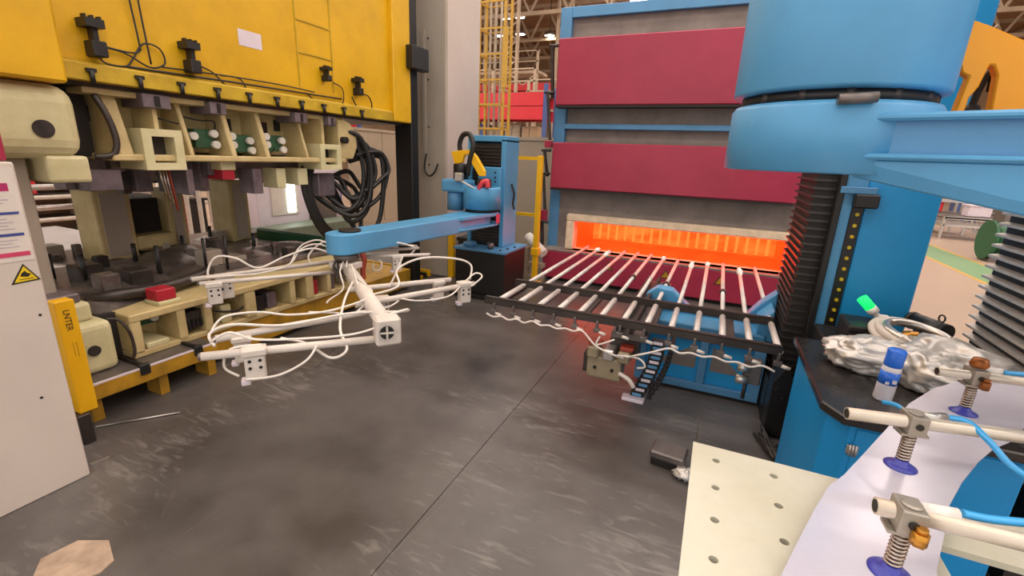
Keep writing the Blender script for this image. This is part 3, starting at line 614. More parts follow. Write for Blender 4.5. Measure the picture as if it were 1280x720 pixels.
for k in range(16):
    y = 1.9+.26*k; z = (.30, .75, 1.2, 1.65)[k % 4]; h = .14+.2*R.random(); c = R.choice(['darkmetal', 'white', 'hallwall', 'tool', 'rackred', 'greysteel'])
    t = thing('storage_box', {'darkmetal': 'dark', 'white': 'white', 'hallwall': 'brown', 'tool': 'purple grey', 'rackred': 'red', 'greysteel': 'grey'}[c] + ' box on the ' + ['lowest', 'second', 'third', 'top'][k % 4] + ' board of the dark shelf, ' + ['leftmost', 'left of middle', 'right of middle', 'rightmost'][k // 4], 'box', (-11.7, y, z), 'boxes on the dark shelf')
    obj('body', G().box(-11.9, -11.5, y-.11, y+.11, z, z+h), c, t, .01); obj('lid', G().box(-11.92, -11.48, y-.125, y+.125, z+h, z+h+.03), c, t)
for k, (y, z, c) in enumerate(((4.9, .6, 'rackred'), (5.25, .55, 'darkmetal'), (5.1, 1.05, 'white'), (4.5, .6, 'white'))):
    t = thing('scrap_bin', ['red', 'dark', 'white, topmost', 'white, lower left'][k] + ' bin seen through the press opening at the back', 'bin', (-8.6, y, -.012 if z < .9 else .92), 'bins behind the press')
    z0 = -.012 if z < .9 else .92
    obj('body', G().box(-8.8, -8.4, y-.16, y+.16, z0, z+.24), c, t, .01); obj('rim', G().box(-8.83, -8.37, y-.19, y+.19, z+.24, z+.28), c, t)
for k in range(5):
    y = 4.45 + .2*k
    one('white_tube', G().tube([(-8.0, y, -.012), (-8.0, y, .9), (-8.02, y+.02, 1.1), (-8.1, y+.1, 1.2), (-8.2, y+.12, .8)], .035, 8), 'white', 'white bent tube standing upright behind the press, ' + ['nearest the pillar', 'second from the pillar', 'middle of the five', 'fourth from the pillar', 'nearest the bright machine'][k], 'tube', 'white tubes behind the press')
MC = thing('machine_cabinet', 'pale machine housing with a bright work light behind the press', 'machine', (-8.0, 6.9, -.012))
obj('housing', G().box(-8.6, -7.9, 6.05, 8.2, -.012, 1.35), 'label', MC, .02)
obj('window_frame', G().box(-7.9, -7.88, 6.35, 7.0, .45, 1.2), 'white', MC, .01); obj('work_light', G().box(-7.88, -7.86, 6.72, 6.9, .5, 1.12), 'worklight', MC, .004)
obj('side_door', G().box(-7.9, -7.86, 7.25, 8.0, .1, 1.25), 'greysteel', MC, .01)
obj('green_base', G().box(-7.85, -7.3, 5.8, 8.0, -.012, .3), 'dullgreen', MC, .02)
# ---------------------------------------------------------------- furnace
FU = thing('furnace', 'big blue chamber furnace with maroon doors and glowing orange mouth', 'furnace', (-.6, 7.6, 0))
for x in (-2.3, .98): obj('frame_column', G().box(x, x+.16, 6.6, 9.4, 0, 3.7), 'bluegrey', FU, .008)
obj('top_beam', G().box(-2.14, .98, 6.6, 6.75, 3.57, 3.7), 'bluegrey', FU, .006)
obj('cross_beam', G().box(-2.14, .98, 6.57, 6.75, 2.16, 2.23), 'bluegrey', FU, .006)
obj('upper_skin', G().box(-2.14, .98, 6.68, 6.76, 2.2, 3.6), 'furgrey', FU); obj('middle_skin', G().box(-2.14, .98, 6.68, 6.76, 1.3, 2.2), 'furgrey', FU)
obj('roof_plate', G().box(-2.3, 1.14, 6.7, 9.4, 3.62, 3.69), 'bluegrey', FU); obj('back_plate', G().box(-2.3, 1.14, 9.36, 9.44, 0, 3.7), 'bluegrey', FU)
for x in (-2.28, 1.08): obj('side_plate', G().box(x, x+.04, 6.7, 9.4, 0, 3.65), 'bluegrey', FU)
for z0, z1 in ((2.45, 3.27), (1.35, 1.97)):
    d = obj('door', G().box(-2.22, 1.0, 6.35, 6.5, z0, z1), 'maroon', FU, .012)
    obj('door_edge', G().box(-2.22, 1.0, 6.36, 6.52, z0-.03, z0), 'darkgap', d)
    for x in (-1.9, .7): obj('door_arm', G().box(x, x+.12, 6.5, 6.68, z0+.15, z0+.3), 'darkmetal', d)
# grey skin round the open mouth, refractory frame and glowing chamber
obj('mouth_skin', G().box(-2.14, .98, 6.6, 6.7, .98, 1.31).box(-2.14, -1.99, 6.6, 6.7, .4, .98), 'furgrey', FU)
obj('mouth_frame', G().box(-1.99, 1.0, 6.5, 6.72, .885, .985).box(-1.99, -1.87, 6.5, 6.72, .42, .885).box(.86, .98, 6.5, 6.72, .42, .885), 'refract', FU, .015)
obj('mouth_sill', G().box(-1.99, 1.0, 6.42, 6.72, .40, .475), 'refract', FU, .01)
obj('chamber_back', G().box(-1.95, .95, 7.75, 7.85, .4, 1.0), 'hottop', FU)
for k in range(20): obj('heating_rib', G().cyl((-1.82+.14*k, 7.72, .45), (-1.82+.14*k, 7.72, .95), .05, n=10), 'hot', FU)
obj('chamber_roof', G().box(-1.95, .95, 6.72, 7.8, .9, .97), 'hottop', FU); obj('chamber_floor', G().box(-1.95, .95, 6.72, 7.8, .4, .47), 'hotlow', FU)
for x in (-1.95, .87): obj('chamber_side', G().box(x, x+.08, 6.72, 7.8, .45, .95), 'hotlow', FU)
lp = obj('lower_panel', G().box(-2.26, 1.0, 6.33, 6.45, .05, .45), 'maroon', FU, .01)
obj('panel_ledge', G().box(-2.26, 1.0, 6.33, 6.6, .45, .475), 'furgrey', FU, .004)
obj('plinth', G().box(-2.2, 1.0, 6.4, 9.3, 0, .06), 'darkgap', FU)
for x, z in ((-1.28, .33), (-.5, .32), (.17, .33)):
    t = obj('warning_triangle', G().prism([(x-.07, 6.33, z-.06), (x+.07, 6.33, z-.06), (x, 6.33, z+.065)], (0, -.003, 0)), 'ink', FU)
    obj('triangle_field', G().prism([(x-.052, 6.327, z-.05), (x+.052, 6.327, z-.05), (x, 6.327, z+.043)], (0, -.002, 0)), 'bedyellow', t)
for a, b in (((-2.33, 6.42, 3.2), (-2.30, 6.46, 2.55)), ((-2.36, 6.42, 2.62), (-2.3, 6.46, 2.0)), ((-2.36, 6.42, 1.86), (-2.31, 6.46, 1.5)), ((-2.36, 6.42, 1.54), (-2.31, 6.46, 1.0)), ((-2.33, 6.4, .85), (-2.32, 6.44, .5))):
    l = obj('door_linkage', G().beam(a, b, .05, .035), 'darkmetal', FU, .004)
    obj('link_pin', G().cyl((a[0]-.04, a[1], a[2]), (a[0]+.1, a[1], a[2]), .02, n=8), 'darkmetal', l)
obj('link_bracket', G().box(-2.36, -2.28, 6.4, 6.5, .85, 1.02), 'maroon', FU, .005); obj('link_bracket', G().box(-2.36, -2.26, 6.4, 6.5, 1.9, 1.99), 'maroon', FU, .005)

# ---------------------------------------------------------------- loading fork and elevator
EL = thing('elevator_column', 'blue lifting column with black bellows and bolted black strip right of the fork', 'column', (.9, 3.8, 0))
obj('column_body', G().box(.80, 1.155, 3.4, 4.3, 0, 3.6), 'blueface', EL, .008)
obj('side_strip', G().box(.685, .80, 3.4, 4.25, 0, 3.6), 'blue', EL, .004)
bs = obj('bolt_strip', G().box(.74, .80, 3.385, 3.4, .3, 1.56), 'black', EL, .003)
bt = obj('bolt', G().cyl((.772, 3.385, .36), (.772, 3.377, .36), .011, n=8), 'signyellow', bs)
for k in range(1, 18): rep(bt, (0, 0, .067*k))
hc = obj('strip_cap', G().box(.735, .855, 3.33, 3.4, 1.54, 1.62), 'black', EL, .008); obj('cap_plate', G().box(.66, .84, 3.36, 3.4, 1.62, 1.66), 'bluegrey', EL, .004)
obj('bellows_rail', G().box(.65, .685, 3.38, 4.2, .05, 2.6), 'black', EL, .004)
obj('bellows_core', G().box(.545, .65, 3.47, 4.15, .3, 2.6), 'bellow', EL)
fo = obj('bellows_fold', G().box(.525, .652, 3.45, 4.17, .33, .345), 'darkmetal', EL)
for k in range(1, 45): rep(fo, (0, 0, .05*k))
obj('bellows_foot', G().box(.5, .69, 3.4, 4.2, .0, .3), 'black', EL, .01)

FK = thing('loading_fork', 'wide rod fork standing ready before the glowing furnace mouth', 'fork', (-.46, 3.3, 0))
for y0, y1, xa, xb in ((2.955, 3.0, -1.5, .475), (3.53, 3.575, -1.5, .48)):
    obj('cross_bar', G().box(xa, xb, y0, y1, .725, .735).box(xa, xb, y0, y0+.012, .68, .735), 'barsteel', FK, .003)
for x in (-1.13, -.77, -.3, .19): obj('tie_plate', G().box(x-.035, x+.035, 3.02, 3.53, .665, .69), 'barsteel', FK, .003)
R = random.Random(5)
for k in range(13):
    x = -1.41 + .156*k
    end = 5.62 - .012*k - (.0 if k in (0, 3, 4, 5, 10, 12) else .12)
    r = obj('support_rod', G().cyl((x, 2.967, .70), (x, 3.5, .70), .021, n=10).cyl((x, 3.58, .70), (x, end, .70), .017, n=10).cyl((x, 3.45, .70), (x, 3.62, .70), .014, n=8), 'rod', FK)
    if k in (1, 2, 6, 8, 9, 11): obj('insulation_wrap', G().blob((x, end-.02-.18*(k in (2, 8, 11)), .705), (.027, .1+.08*(k in (2, 8, 11)), .025), k, .3, 3, .2, 14), 'wrap', r)
    if k in (5, 7, 10): obj('rod_collar', G().cyl((x, 4.1+.1*(k % 3), .70), (x, 4.16+.1*(k % 3), .70), .027, n=10), 'darkmetal', r)
    obj('rod_tip', G().cyl((x, end, .70), (x, end+.1, .70), .009, n=6), 'darkmetal', r)
    c = obj('rod_clamp', G().box(x-.022, x+.022, 2.93, 2.96, .62, .65).box(x-.008, x+.008, 2.93, 2.955, .65, .70), 'greysteel', FK, .003)
    obj('sensor_head', G().cyl((x+.02, 2.925, .63), (x+.065, 2.925, .62), .011, n=8), 'white', c)
def sag(xa, xb, n, z, d): return [(xa+(xb-xa)*i/n, 2.915-.01*(i % 2), z-d*(i % 2)-.01*R.random()) for i in range(n+1)]
for pts in (sag(-1.46, -.72, 12, .625, .012) + [(-.62, 2.9, .54), (-.5, 2.9, .5), (-.42, 2.94, .47)], [(-.42, 2.95, .47), (-.36, 2.9, .52), (-.25, 2.9, .57)] + sag(-.15, .45, 9, .615, .012), [(-.6, 2.93, .6), (-.62, 2.92, .54), (-.55, 2.92, .57), (-.5, 2.92, .6)], [(-.47, 2.9, .5), (-.33, 2.92, .5), (-.28, 2.9, .46), (-.33, 2.92, .43)]):
    obj('sensor_cable', G().tube(pts, .007, 6, 4), 'whitecable', FK)
ta = obj('telescopic_arm', G().box(-.54, -.3, 3.0, 4.6, .58, .63), 'greysteel', FK, .006)
for x in (-.5, -.41, -.32): obj('arm_rail', G().box(x-.012, x+.012, 3.0, 4.55, .63, .69), 'darkmetal', ta)
vb = obj('valve_block', G().box(-.68, -.44, 2.95, 3.12, .28, .44), 'olive', FK, .012, seg=2)
obj('valve_end', G().box(-.71, -.675, 2.97, 3.08, .3, .45), 'darkmetal', vb, .006)
for k in range(3): obj('valve_cylinder', G().box(-.68+.105*k, -.6+.105*k, 2.93, 3.06, .43, .51), 'silver' if k == 1 else 'olive', vb, .01)
for x in (-.64, -.42): obj('red_cap', G().box(x-.045, x+.045, 2.96, 3.05, .51, .54), 'redhose', vb, .006)
for x in (-.62, -.5): obj('valve_screw', G().cyl((x, 2.95, .36), (x, 2.94, .36), .012, n=8), 'black', vb)
obj('fitting', G().tube([(-.45, 2.95, .35), (-.38, 2.93, .33), (-.34, 2.93, .28)], .016, 6), 'white', vb)
obj('hanger', G().box(-.55, -.35, 3.05, 3.15, .44, .56), 'darkmetal', FK)
for k in range(12):         # drag chain hanging from the fork
    a = k / 11; y = 3.02 + .05*math.sin(a*2.2); z = .6 - .42*a; x = -.2 - .1*a*a
    L = obj('chain_link', G().box(x-.07, x+.02, y-.03, y+.03, z-.0165, z+.0165).box(x+.045, x+.075, y-.03, y+.12, z-.0165, z+.0165), 'black', FK, .003)
    obj('chain_plate', G().box(x-.055, x+.005, y-.034, y-.03, z-.008, z+.012), 'bluegrey' if k % 2 else 'label', L)
obj('chain_foot', G().box(-.42, -.27, 2.98, 3.05, .14, .165), 'label', FK, .004)
obj('carriage_beam', G().prism([(-.5, 3.9, .32), (-.44, 3.9, .68), (-.36, 3.9, .75), (-.24, 3.9, .74), (-.08, 3.9, .6), (.3, 3.9, .57), (.42, 3.9, .74), (.52, 3.9, .84), (.54, 3.9, .5), (.54, 3.9, .3)], (0, .12, 0)), 'blue', FK, .008)
obj('carriage_arm', G().box(-.44, .46, 3.62, 3.9, .5, .56), 'blue', FK, .008)
obj('carriage_bracket', G().prism([(.40, 3.66, .51), (.40, 3.66, .66), (.49, 3.66, .76), (.515, 3.66, .51)], (0, .3, 0)), 'blue', FK, .008)
rg = obj('roller_bracket', G().box(.3, .4, 3.0, 3.06, .44, .6), 'greysteel', FK, .008)
for z in (.47, .55): obj('roller', G().cyl((.26, 2.99, z), (.33, 2.99, z), .028, n=12), 'silver', rg)
obj('roller_pin', G().cyl((.32, 3.0, .34), (.32, 3.0, .46), .012, n=8), 'darkmetal', rg)
BF = thing('fork_base', 'blue floor frame with triangular recesses under the rod fork', 'frame', (.1, 3.75, 0))
obj('frame_plate', G().box(-.42, .49, 3.66, 3.86, .03, .49), 'blueface', BF, .012)
obj('frame_rib', G().box(-.43, .49, 3.62, 3.66, .03, .09).box(-.43, .49, 3.62, 3.66, .44, .5).box(-.43, -.36, 3.62, 3.66, .09, .44).box(.41, .49, 3.62, 3.66, .09, .44).box(.04, .1, 3.62, 3.66, .09, .44), 'bluegrey', BF, .004)
for tri in (((-.3, .2), (.02, .2), (.02, .4)), ((.13, .2), (.36, .2), (.13, .4))):
    obj('recess_plate', G().prism([(x, 3.66, z) for x, z in tri], (0, -.004, 0)), 'furgrey', BF)
obj('frame_foot', G().box(-.4, .49, 3.64, 3.86, 0, .03), 'black', BF)
one('cable_guard', G().prism([(.5, 3.2, .02), (.62, 3.2, .02), (.62, 3.2, .42), (.55, 3.2, .5), (.5, 3.2, .4)], (0, .18, 0)).cyl((.53, 3.2, .36), (.53, 3.19, .36), .014, n=8).cyl((.57, 3.2, .3), (.57, 3.19, .3), .014, n=8), 'black', 'black cable guard standing between the fork end and the blue bench', 'guard', bev=.006)
g = G(); R = random.Random(3)
for k in range(9): g.tube([(.45+.06*R.random(), 3.1+.1*R.random(), .005+.01*k), (.5+.08*R.random(), 3.0-.1*R.random(), .03+.02*R.random()), (.58, 3.1-.15*R.random(), .02)], .012, 5)
one('cable_tangle', g, 'darkmetal', 'dark tangle of cables on floor at the blue bench foot', 'cables', kind='stuff')

# yellow fence post between robot and furnace
FP = thing('fence_post', 'yellow fence post with top rail left of the furnace', 'post', (-2.27, 6.05, 0))
obj('post', G().box(-2.31, -2.24, 6.02, 6.09, 0, 1.78), 'safety', FP, .005)
obj('post_foot', G().box(-2.36, -2.19, 5.97, 6.14, 0, .02), 'safety', FP)
for z in (1.72, .95): obj('rail', G().box(-3.2, -2.3, 6.1, 6.14, z, z+.045), 'safety', FP)
obj('clamp', G().box(-2.33, -2.22, 6.0, 6.11, .42, .52), 'safety', FP, .004)
one('paper_roll', G().cyl((-2.52, 6.35, .62), (-2.2, 6.2, .42), .07, n=18), 'wrap', 'white rolled paper leaning behind the yellow fence post', 'roll')
tag(obj('roll_stand', G().box(-2.6, -2.2, 6.2, 6.3, 0, .06).box(-2.55, -2.45, 6.2, 6.3, .06, .48).box(-2.45, -2.2, 6.2, 6.3, .2, .26), 'wall'), 'low beige stand under the white rolled paper', 'stand')
# ---------------------------------------------------------------- far transfer robot
RB = thing('transfer_robot', 'blue column transfer robot with long arm standing on black plinth', 'robot', (-2.66, 5.35, 0))
pl = obj('plinth', G().box(-2.97, -2.28, 5.0, 5.66, .05, .6), 'black', RB, .008)
obj('plinth_foot', G().box(-3.02, -2.24, 4.94, 5.7, 0, .05), 'black', pl, .005)
obj('plinth_top', G().box(-2.99, -2.26, 4.98, 5.68, .6, .63), 'bluegrey', RB, .004)
for x, y in ((-2.36, 5.05), (-2.33, 5.2), (-2.3, 5.35)): obj('plinth_bolt', G().cyl((x, y, .63), (x, y, .645), .014, n=8), 'black', RB)
obj('plinth_cup', G().cyl((-2.52, 5.1, .63), (-2.52, 5.1, .71), .04, n=14), 'greysteel', RB); obj('plinth_cover', G().box(-2.9, -2.75, 5.05, 5.2, .63, .69), 'bluegrey', RB, .03, seg=2)
obj('column_side', G().box(-2.49, -2.43, 5.26, 5.66, .63, 1.95), 'blue', RB, .006); obj('column_side', G().box(-2.95, -2.9, 5.26, 5.66, .63, 1.95), 'blue', RB, .006)
obj('column_top', G().box(-2.95, -2.43, 5.26, 5.66, 1.92, 1.99), 'blue', RB, .006); obj('column_back', G().box(-2.93, -2.45, 5.55, 5.65, .63, 1.95), 'bluegrey', RB)
obj('bellows_core', G().box(-2.9, -2.49, 5.31, 5.4, .63, 1.9), 'bellow', RB)
g = G()
for k in range(30): g.box(-2.89, -2.5, 5.285, 5.32, .66+.041*k, .672+.041*k)
obj('bellows_folds', g, 'barsteel', RB)['kind'] = 'stuff'
obj('carriage_plate', G().box(-2.76, -2.46, 5.18, 5.28, 1.15, 1.62), 'blue', RB, .008)
for z in (1.45, 1.5, 1.56): obj('carriage_bolt', G().cyl((-2.52, 5.18, z), (-2.52, 5.17, z), .012, n=8), 'black', RB)
obj('turning_drum', G().lathe([(.225, 0), (.225, .24), (.215, .255), (.19, .255), (.19, .2), (.02, .2)], (-2.59, 4.97, 1.14), n=32), 'blue', RB)
obj('drum_bearing', G().cyl((-2.59, 4.97, 1.105), (-2.59, 4.97, 1.14), .2, n=28), 'black', RB)
def capsule(a, b, wa, wb, z0, z1, n=10):
    a = Vector((a[0], a[1], 0)); b = Vector((b[0], b[1], 0)); d = (b-a).normalized(); s = Vector((-d.y, d.x, 0)); P = []
    for i in range(n+1):
        t = PI/2 + PI*i/n; P.append(a + (d*math.cos(t) + s*math.sin(t))*wa)
    for i in range(n+1):
        t = -PI/2 + PI*i/n; P.append(b + (d*math.cos(t) + s*math.sin(t))*wb)
    return G().prism([(p.x, p.y, z0) for p in P], (0, 0, z1-z0))
obj('arm', capsule((-2.6, 4.9), (-2.78, 2.87), .15, .13, .93, 1.10), 'blue', RB, .012, seg=2)
obj('arm_base_plate', capsule((-2.59, 4.97), (-2.62, 4.4), .21, .16, 1.065, 1.105), 'blue', RB, .005); obj('arm_base_plate', capsule((-2.59, 4.97), (-2.62, 4.4), .21, .16, .95, .975), 'blue', RB, .005)
obj('arm_label', G().box(-2.376, -2.372, 4.93, 5.03, .98, 1.09), 'signpink', RB)
obj('arm_cap', G().cyl((-2.77, 2.95, 1.10), (-2.77, 2.95, 1.118), .09, n=24), 'black', RB)
obj('actuator_mount', G().box(-3.06, -2.72, 4.8, 5.05, 1.32, 1.47), 'blue', RB, .03, seg=2)
obj('actuator_body', G().lathe([(.1, 0), (.1, .2), (.085, .22)], (-2.93, 4.93, 1.1), n=22), 'bluegrey', RB)
obj('motor', G().lathe([(.09, 0), (.09, .16), (.08, .18)], (-2.87, 4.95, 1.47), n=18), 'black', RB); obj('motor', G().lathe([(.085, 0), (.085, .14), (.07, .15)], (-2.56, 4.97, 1.34), n=18), 'darkmetal', RB)
obj('hose_bracket', G().prism([(-2.98, 4.9, 1.78), (-2.93, 4.9, 1.64), (-2.83, 4.9, 1.66), (-2.8, 4.9, 1.75), (-2.73, 4.9, 1.76), (-2.7, 4.9, 1.66), (-2.6, 4.9, 1.52), (-2.53, 4.9, 1.52), (-2.53, 4.9, 1.58), (-2.64, 4.9, 1.74), (-2.72, 4.9, 1.81), (-2.85, 4.9, 1.8)], (0, .05, 0)), 'safety', RB, .005)
obj('hose_loop', G().tube([(-2.76, 4.92, 1.52), (-2.72, 4.9, 1.7), (-2.68, 4.9, 1.86), (-2.74, 4.92, 1.98), (-2.84, 4.94, 1.97), (-2.89, 4.95, 1.86), (-2.87, 4.97, 1.7)], .03, 8), 'rubber', RB)
obj('clamp_lever', G().tube([(-2.53, 4.78, 1.38), (-2.49, 4.78, 1.45), (-2.44, 4.8, 1.47), (-2.43, 4.8, 1.4)], .03, 8), 'redlever', RB)
obj('lever_rod', G().cyl((-2.78, 4.76, 1.47), (-2.54, 4.76, 1.37), .01, n=6), 'white', RB); obj('fitting_cross', G().box(-2.84, -2.74, 4.74, 4.8, 1.45, 1.55), 'silver', RB, .01)
obj('side_cable', G().tube([(-2.42, 5.45, 1.42), (-2.38, 5.45, 1.3), (-2.39, 5.45, 1.18), (-2.37, 5.45, 1.1)], .014, 6), 'black', RB)
FRM = thing('floor_frame', 'dark angled step frame left of the black robot plinth', 'frame', (-3.25, 5.9, 0))
obj('step', G().box(-3.4, -3.06, 5.75, 6.2, .55, .6), 'darkmetal', FRM, .005)
for y in (5.8, 6.15): obj('leg', G().box(-3.38, -3.33, y-.03, y+.03, 0, .55), 'darkmetal', FRM); obj('leg', G().box(-3.12, -3.07, y-.03, y+.03, 0, .55), 'darkmetal', FRM)

# ---------------------------------------------------------------- gripper frame hanging from the far arm
GF = thing('gripper_frame', 'white tube gripper frame with looping white hoses under the blue arm end', 'gripper', (-2.4, 2.4, .6))
obj('flange', G().lathe([(.085, 0), (.1, .03), (.1, .07), (.06, .075)], (-2.78, 2.9, .855), n=26), 'greysteel', GF)
obj('hanger_block', G().box(-2.88, -2.66, 2.8, 3.0, .8, .855), 'white', GF, .008)
sp = obj('spine_tube', G().cyl((-2.95, 3.04, .80), (-1.6, 1.95, .805), .05, n=18), 'white', GF)
hb = obj('spine_end_block', G().cbox((-1.6, 1.95, .785), (.1, .14, .16), Matrix.Rotation(-.68, 3, 'Z')), 'white', GF, .012)
obj('end_emblem', G().cyl((-1.558, 1.897, .795), (-1.552, 1.891, .795), .038, n=18), 'black', hb)
d = Vector((.04, -.05, 0)).normalized(); s = Vector((-d.y, d.x, 0)); c = Vector((-1.55, 1.889, .795))
obj('emblem_cross', G().beam(c - s*.036, c + s*.036, .006, .01).beam(c - Vector((0, 0, .036)), c + Vector((0, 0, .036)), .006, .01), 'white', hb)
bars = [((-1.57, 2.03, .72), (-2.2, 1.29, .75), .022), ((-1.85, 2.23, .78), (-2.28, 1.42, .78), .02), ((-3.02, 3.0, .8), (-3.42, 2.02, .8), .018), ((-2.82, 2.9, .76), (-3.3, 2.0, .79), .016),
        ((-2.3, 2.4, .8), (-1.84, 3.02, .8), .02), ((-2.1, 2.25, .76), (-1.66, 3.08, .78), .02), ((-2.9, 3.02, .85), (-2.42, 3.6, .83), .016), ((-2.95, 3.1, .88), (-2.6, 3.68, .86), .015)]
bo = []
for a, b, r in bars:
    o = obj('cross_tube', G().cyl(a, b, r, n=12), 'white', GF); bo.append(o)
    obj('tube_cap', G().cyl(b, Vector(b) + (Vector(b)-Vector(a)).normalized()*.012, r*.9, n=12), 'greysteel', o)
def jaw(c, rot, s=1):
    c = Vector(c); Rm = Matrix.Rotation(rot, 3, 'Z'); T = Matrix.Translation(c) @ Rm.to_4x4()
    g = G(); g.T = T; g.box(-.05*s, .05*s, -.035*s, .035*s, -.14*s, .03*s); b = obj('gripper_unit', g, 'white', GF, .008)
    g = G(); g.T = T; g.box(-.06*s, .06*s, -.045*s, .045*s, .005*s, .045*s); obj('unit_clamp', g, 'white', b, .006)
    g = G(); g.T = T
    for q in (-.025, .025):
        for z in (-.02, -.06): g.cyl((q*s, -.036*s, z*s), (q*s, -.04*s, z*s), .009*s, n=8)
    obj('unit_screws', g, 'black', b)['kind'] = 'stuff'
    g = G(); g.T = T; g.box(-.075*s, -.03*s, -.03*s, .03*s, -.16*s, -.13*s); obj('jaw_finger', g, 'label', b, .005)
    return b
for c, r, s in (((-2.05, 1.46, .725), .9, .95), ((-2.22, 1.52, .74), .9, .8), ((-3.32, 2.2, .77), 1.1, 1), ((-3.27, 2.08, .75), 1.1, .9), ((-1.7, 3.0, .77), .95, .9), ((-1.9, 2.94, .77), .95, .8), ((-2.04, 2.45, .745), .9, .8), ((-2.62, 3.36, .81), .9, .8)):
    jaw(c, r, s)
R = random.Random(21)
hs = [
 [(-1.62, 1.98, .86), (-1.55, 2.06, .88), (-1.62, 2.12, .84), (-1.9, 1.98, .82), (-2.1, 1.7, .8), (-2.25, 1.5, .84), (-2.32, 1.42, .8), (-2.26, 1.4, .75)],
 [(-1.6, 1.96, .82), (-1.72, 1.82, .78), (-1.92, 1.66, .77), (-2.08, 1.5, .79), (-2.16, 1.42, .84), (-2.22, 1.36, .8)],
 [(-2.3, 2.5, .86), (-2.0, 2.3, .84), (-2.02, 2.0, .82), (-2.16, 1.8, .82), (-2.26, 1.66, .86), (-2.34, 1.52, .86), (-2.34, 1.44, .8)],
 [(-2.3, 2.45, .85), (-2.05, 2.1, .84), (-1.86, 1.86, .77), (-1.74, 1.78, .7), (-1.8, 1.72, .66), (-1.95, 1.7, .72), (-2.05, 1.62, .76)],
 [(-2.04, 1.5, .77), (-2.14, 1.4, .76), (-2.16, 1.37, .67), (-2.1, 1.4, .62)],
 [(-2.06, 1.4, .61), (-1.94, 1.5, .62), (-1.85, 1.6, .68), (-1.85, 1.68, .74)],
 [(-2.85, 2.92, .85), (-3.02, 2.8, .95), (-3.14, 2.6, .9), (-3.2, 2.4, .84), (-3.28, 2.28, .93), (-3.38, 2.2, .94), (-3.42, 2.15, .84), (-3.38, 2.13, .75)],
 [(-2.84, 2.92, .86), (-2.98, 2.84, .98), (-3.1, 2.74, .95), (-3.1, 2.6, .84), (-3.18, 2.4, .8), (-3.26, 2.2, .81), (-3.32, 2.06, .82)],
 [(-2.9, 2.96, .9), (-3.06, 2.9, 1.0), (-3.18, 2.8, .95), (-3.16, 2.66, .82)],
 [(-2.88, 3.0, .9), (-3.1, 3.0, .97), (-3.2, 2.9, .86), (-3.1, 2.82, .8)],
 [(-2.82, 2.94, .88), (-2.62, 2.66, .84), (-2.5, 2.56, .74), (-2.38, 2.3, .74), (-2.3, 2.2, .76)],
 [(-2.75, 2.88, .87), (-2.55, 2.66, .88), (-2.4, 2.56, .92), (-2.2, 2.4, .82), (-2.06, 2.32, .76)],
 [(-2.08, 2.4, .8), (-1.98, 2.55, .84), (-2.06, 2.65, .93), (-1.95, 2.8, 1.0), (-1.78, 3.0, .98), (-1.7, 3.1, .92), (-1.68, 3.05, .82)],
 [(-1.98, 2.5, .77), (-1.84, 2.6, .74), (-1.72, 2.8, .74), (-1.7, 2.98, .8), (-1.66, 3.1, .86), (-1.6, 3.1, .84), (-1.64, 3.0, .78)],
 [(-2.12, 2.3, .73), (-1.98, 2.4, .72), (-1.94, 2.5, .75)],
 [(-2.88, 3.05, .9), (-2.74, 3.2, .95), (-2.6, 3.36, .96), (-2.52, 3.5, .9), (-2.56, 3.5, .84)],
 [(-2.9, 3.1, .92), (-2.76, 3.3, .9), (-2.66, 3.4, .93), (-2.56, 3.6, .9)],
 [(-2.72, 3.16, .8), (-2.7, 3.14, .74), (-2.66, 3.18, .74), (-2.66, 3.2, .8), (-2.7, 3.2, .82)],
 [(-2.05, 2.7, 1.02), (-2.08, 2.66, .9), (-2.1, 2.6, .8)],
 [(-2.0, 2.24, .8), (-1.96, 2.08, .78), (-2.04, 1.98, .8), (-2.14, 1.9, .81)]]
for k, p in enumerate(hs): obj('air_hose', G().tube(p, .0065 if k % 3 else .008, 7, 6), 'whitecable', GF)
g = G()
for k in range(9):
    p = Vector((-2.8+.04*R.random(), 2.8+.08*R.random(), .88)); g.tube([p, p+Vector((.03*R.random(), -.06, -.05)), p+Vector((.08, -.08*R.random(), -.13-.06*R.random()))], .006, 5)
obj('wiring_tuft', g, 'darkmetal', GF)['kind'] = 'stuff'
obj('red_hose', G().tube([(-2.70, 2.96, .97), (-2.66, 2.98, .88), (-2.67, 2.97, .78), (-2.66, 2.96, .7)], .022, 8), 'redhose', GF)
# ---------------------------------------------------------------- bench with black top
BN = thing('work_bench', 'blue steel bench cabinet with chamfered black top at right', 'bench', (.95, 2.5, 0))
obj('cabinet', G().prism([(.53, 2.8, 0), (.53, 2.06, 0), (.6, 1.99, 0), (1.12, 1.99, 0), (1.12, 2.8, 0)], (0, 0, .81)), 'bluebench', BN, .004)
obj('door_panel', G().box(.62, .86, 1.985, 1.99, .04, .79), 'bluebench', BN, .003); obj('door_panel', G().box(.864, 1.1, 1.985, 1.99, .04, .79), 'bluebench', BN, .003)
h = obj('hinge', G().box(.6, .64, 1.978, 1.985, .68, .72), 'silver', BN, .004)
for x in (.61, .62, .63): obj('hinge_pin', G().cyl((x, 1.975, .675), (x, 1.975, .725), .004, n=6), 'silver', h)
obj('bench_top', G().prism([(.5, 2.85, .81), (.5, 2.05, .81), (.56, 1.95, .81), (1.15, 1.95, .81), (1.15, 2.85, .81)], (0, 0, .04)), 'bench', BN, .006)
obj('rear_platform', G().box(.68, 1.15, 2.86, 3.36, .0, .8), 'black', BN, .01)
obj('top_hole', G().cyl((.62, 2.44, .8505), (.62, 2.44, .8515), .014, n=12), 'darkgap', BN)
t = thing('spray_can', 'white spray can with blue cap standing on the black bench top', 'can', (.735, 2.19, .85))
ax = Vector((.03, 0, 1)).normalized(); b0 = Vector((.735, 2.19, .85))
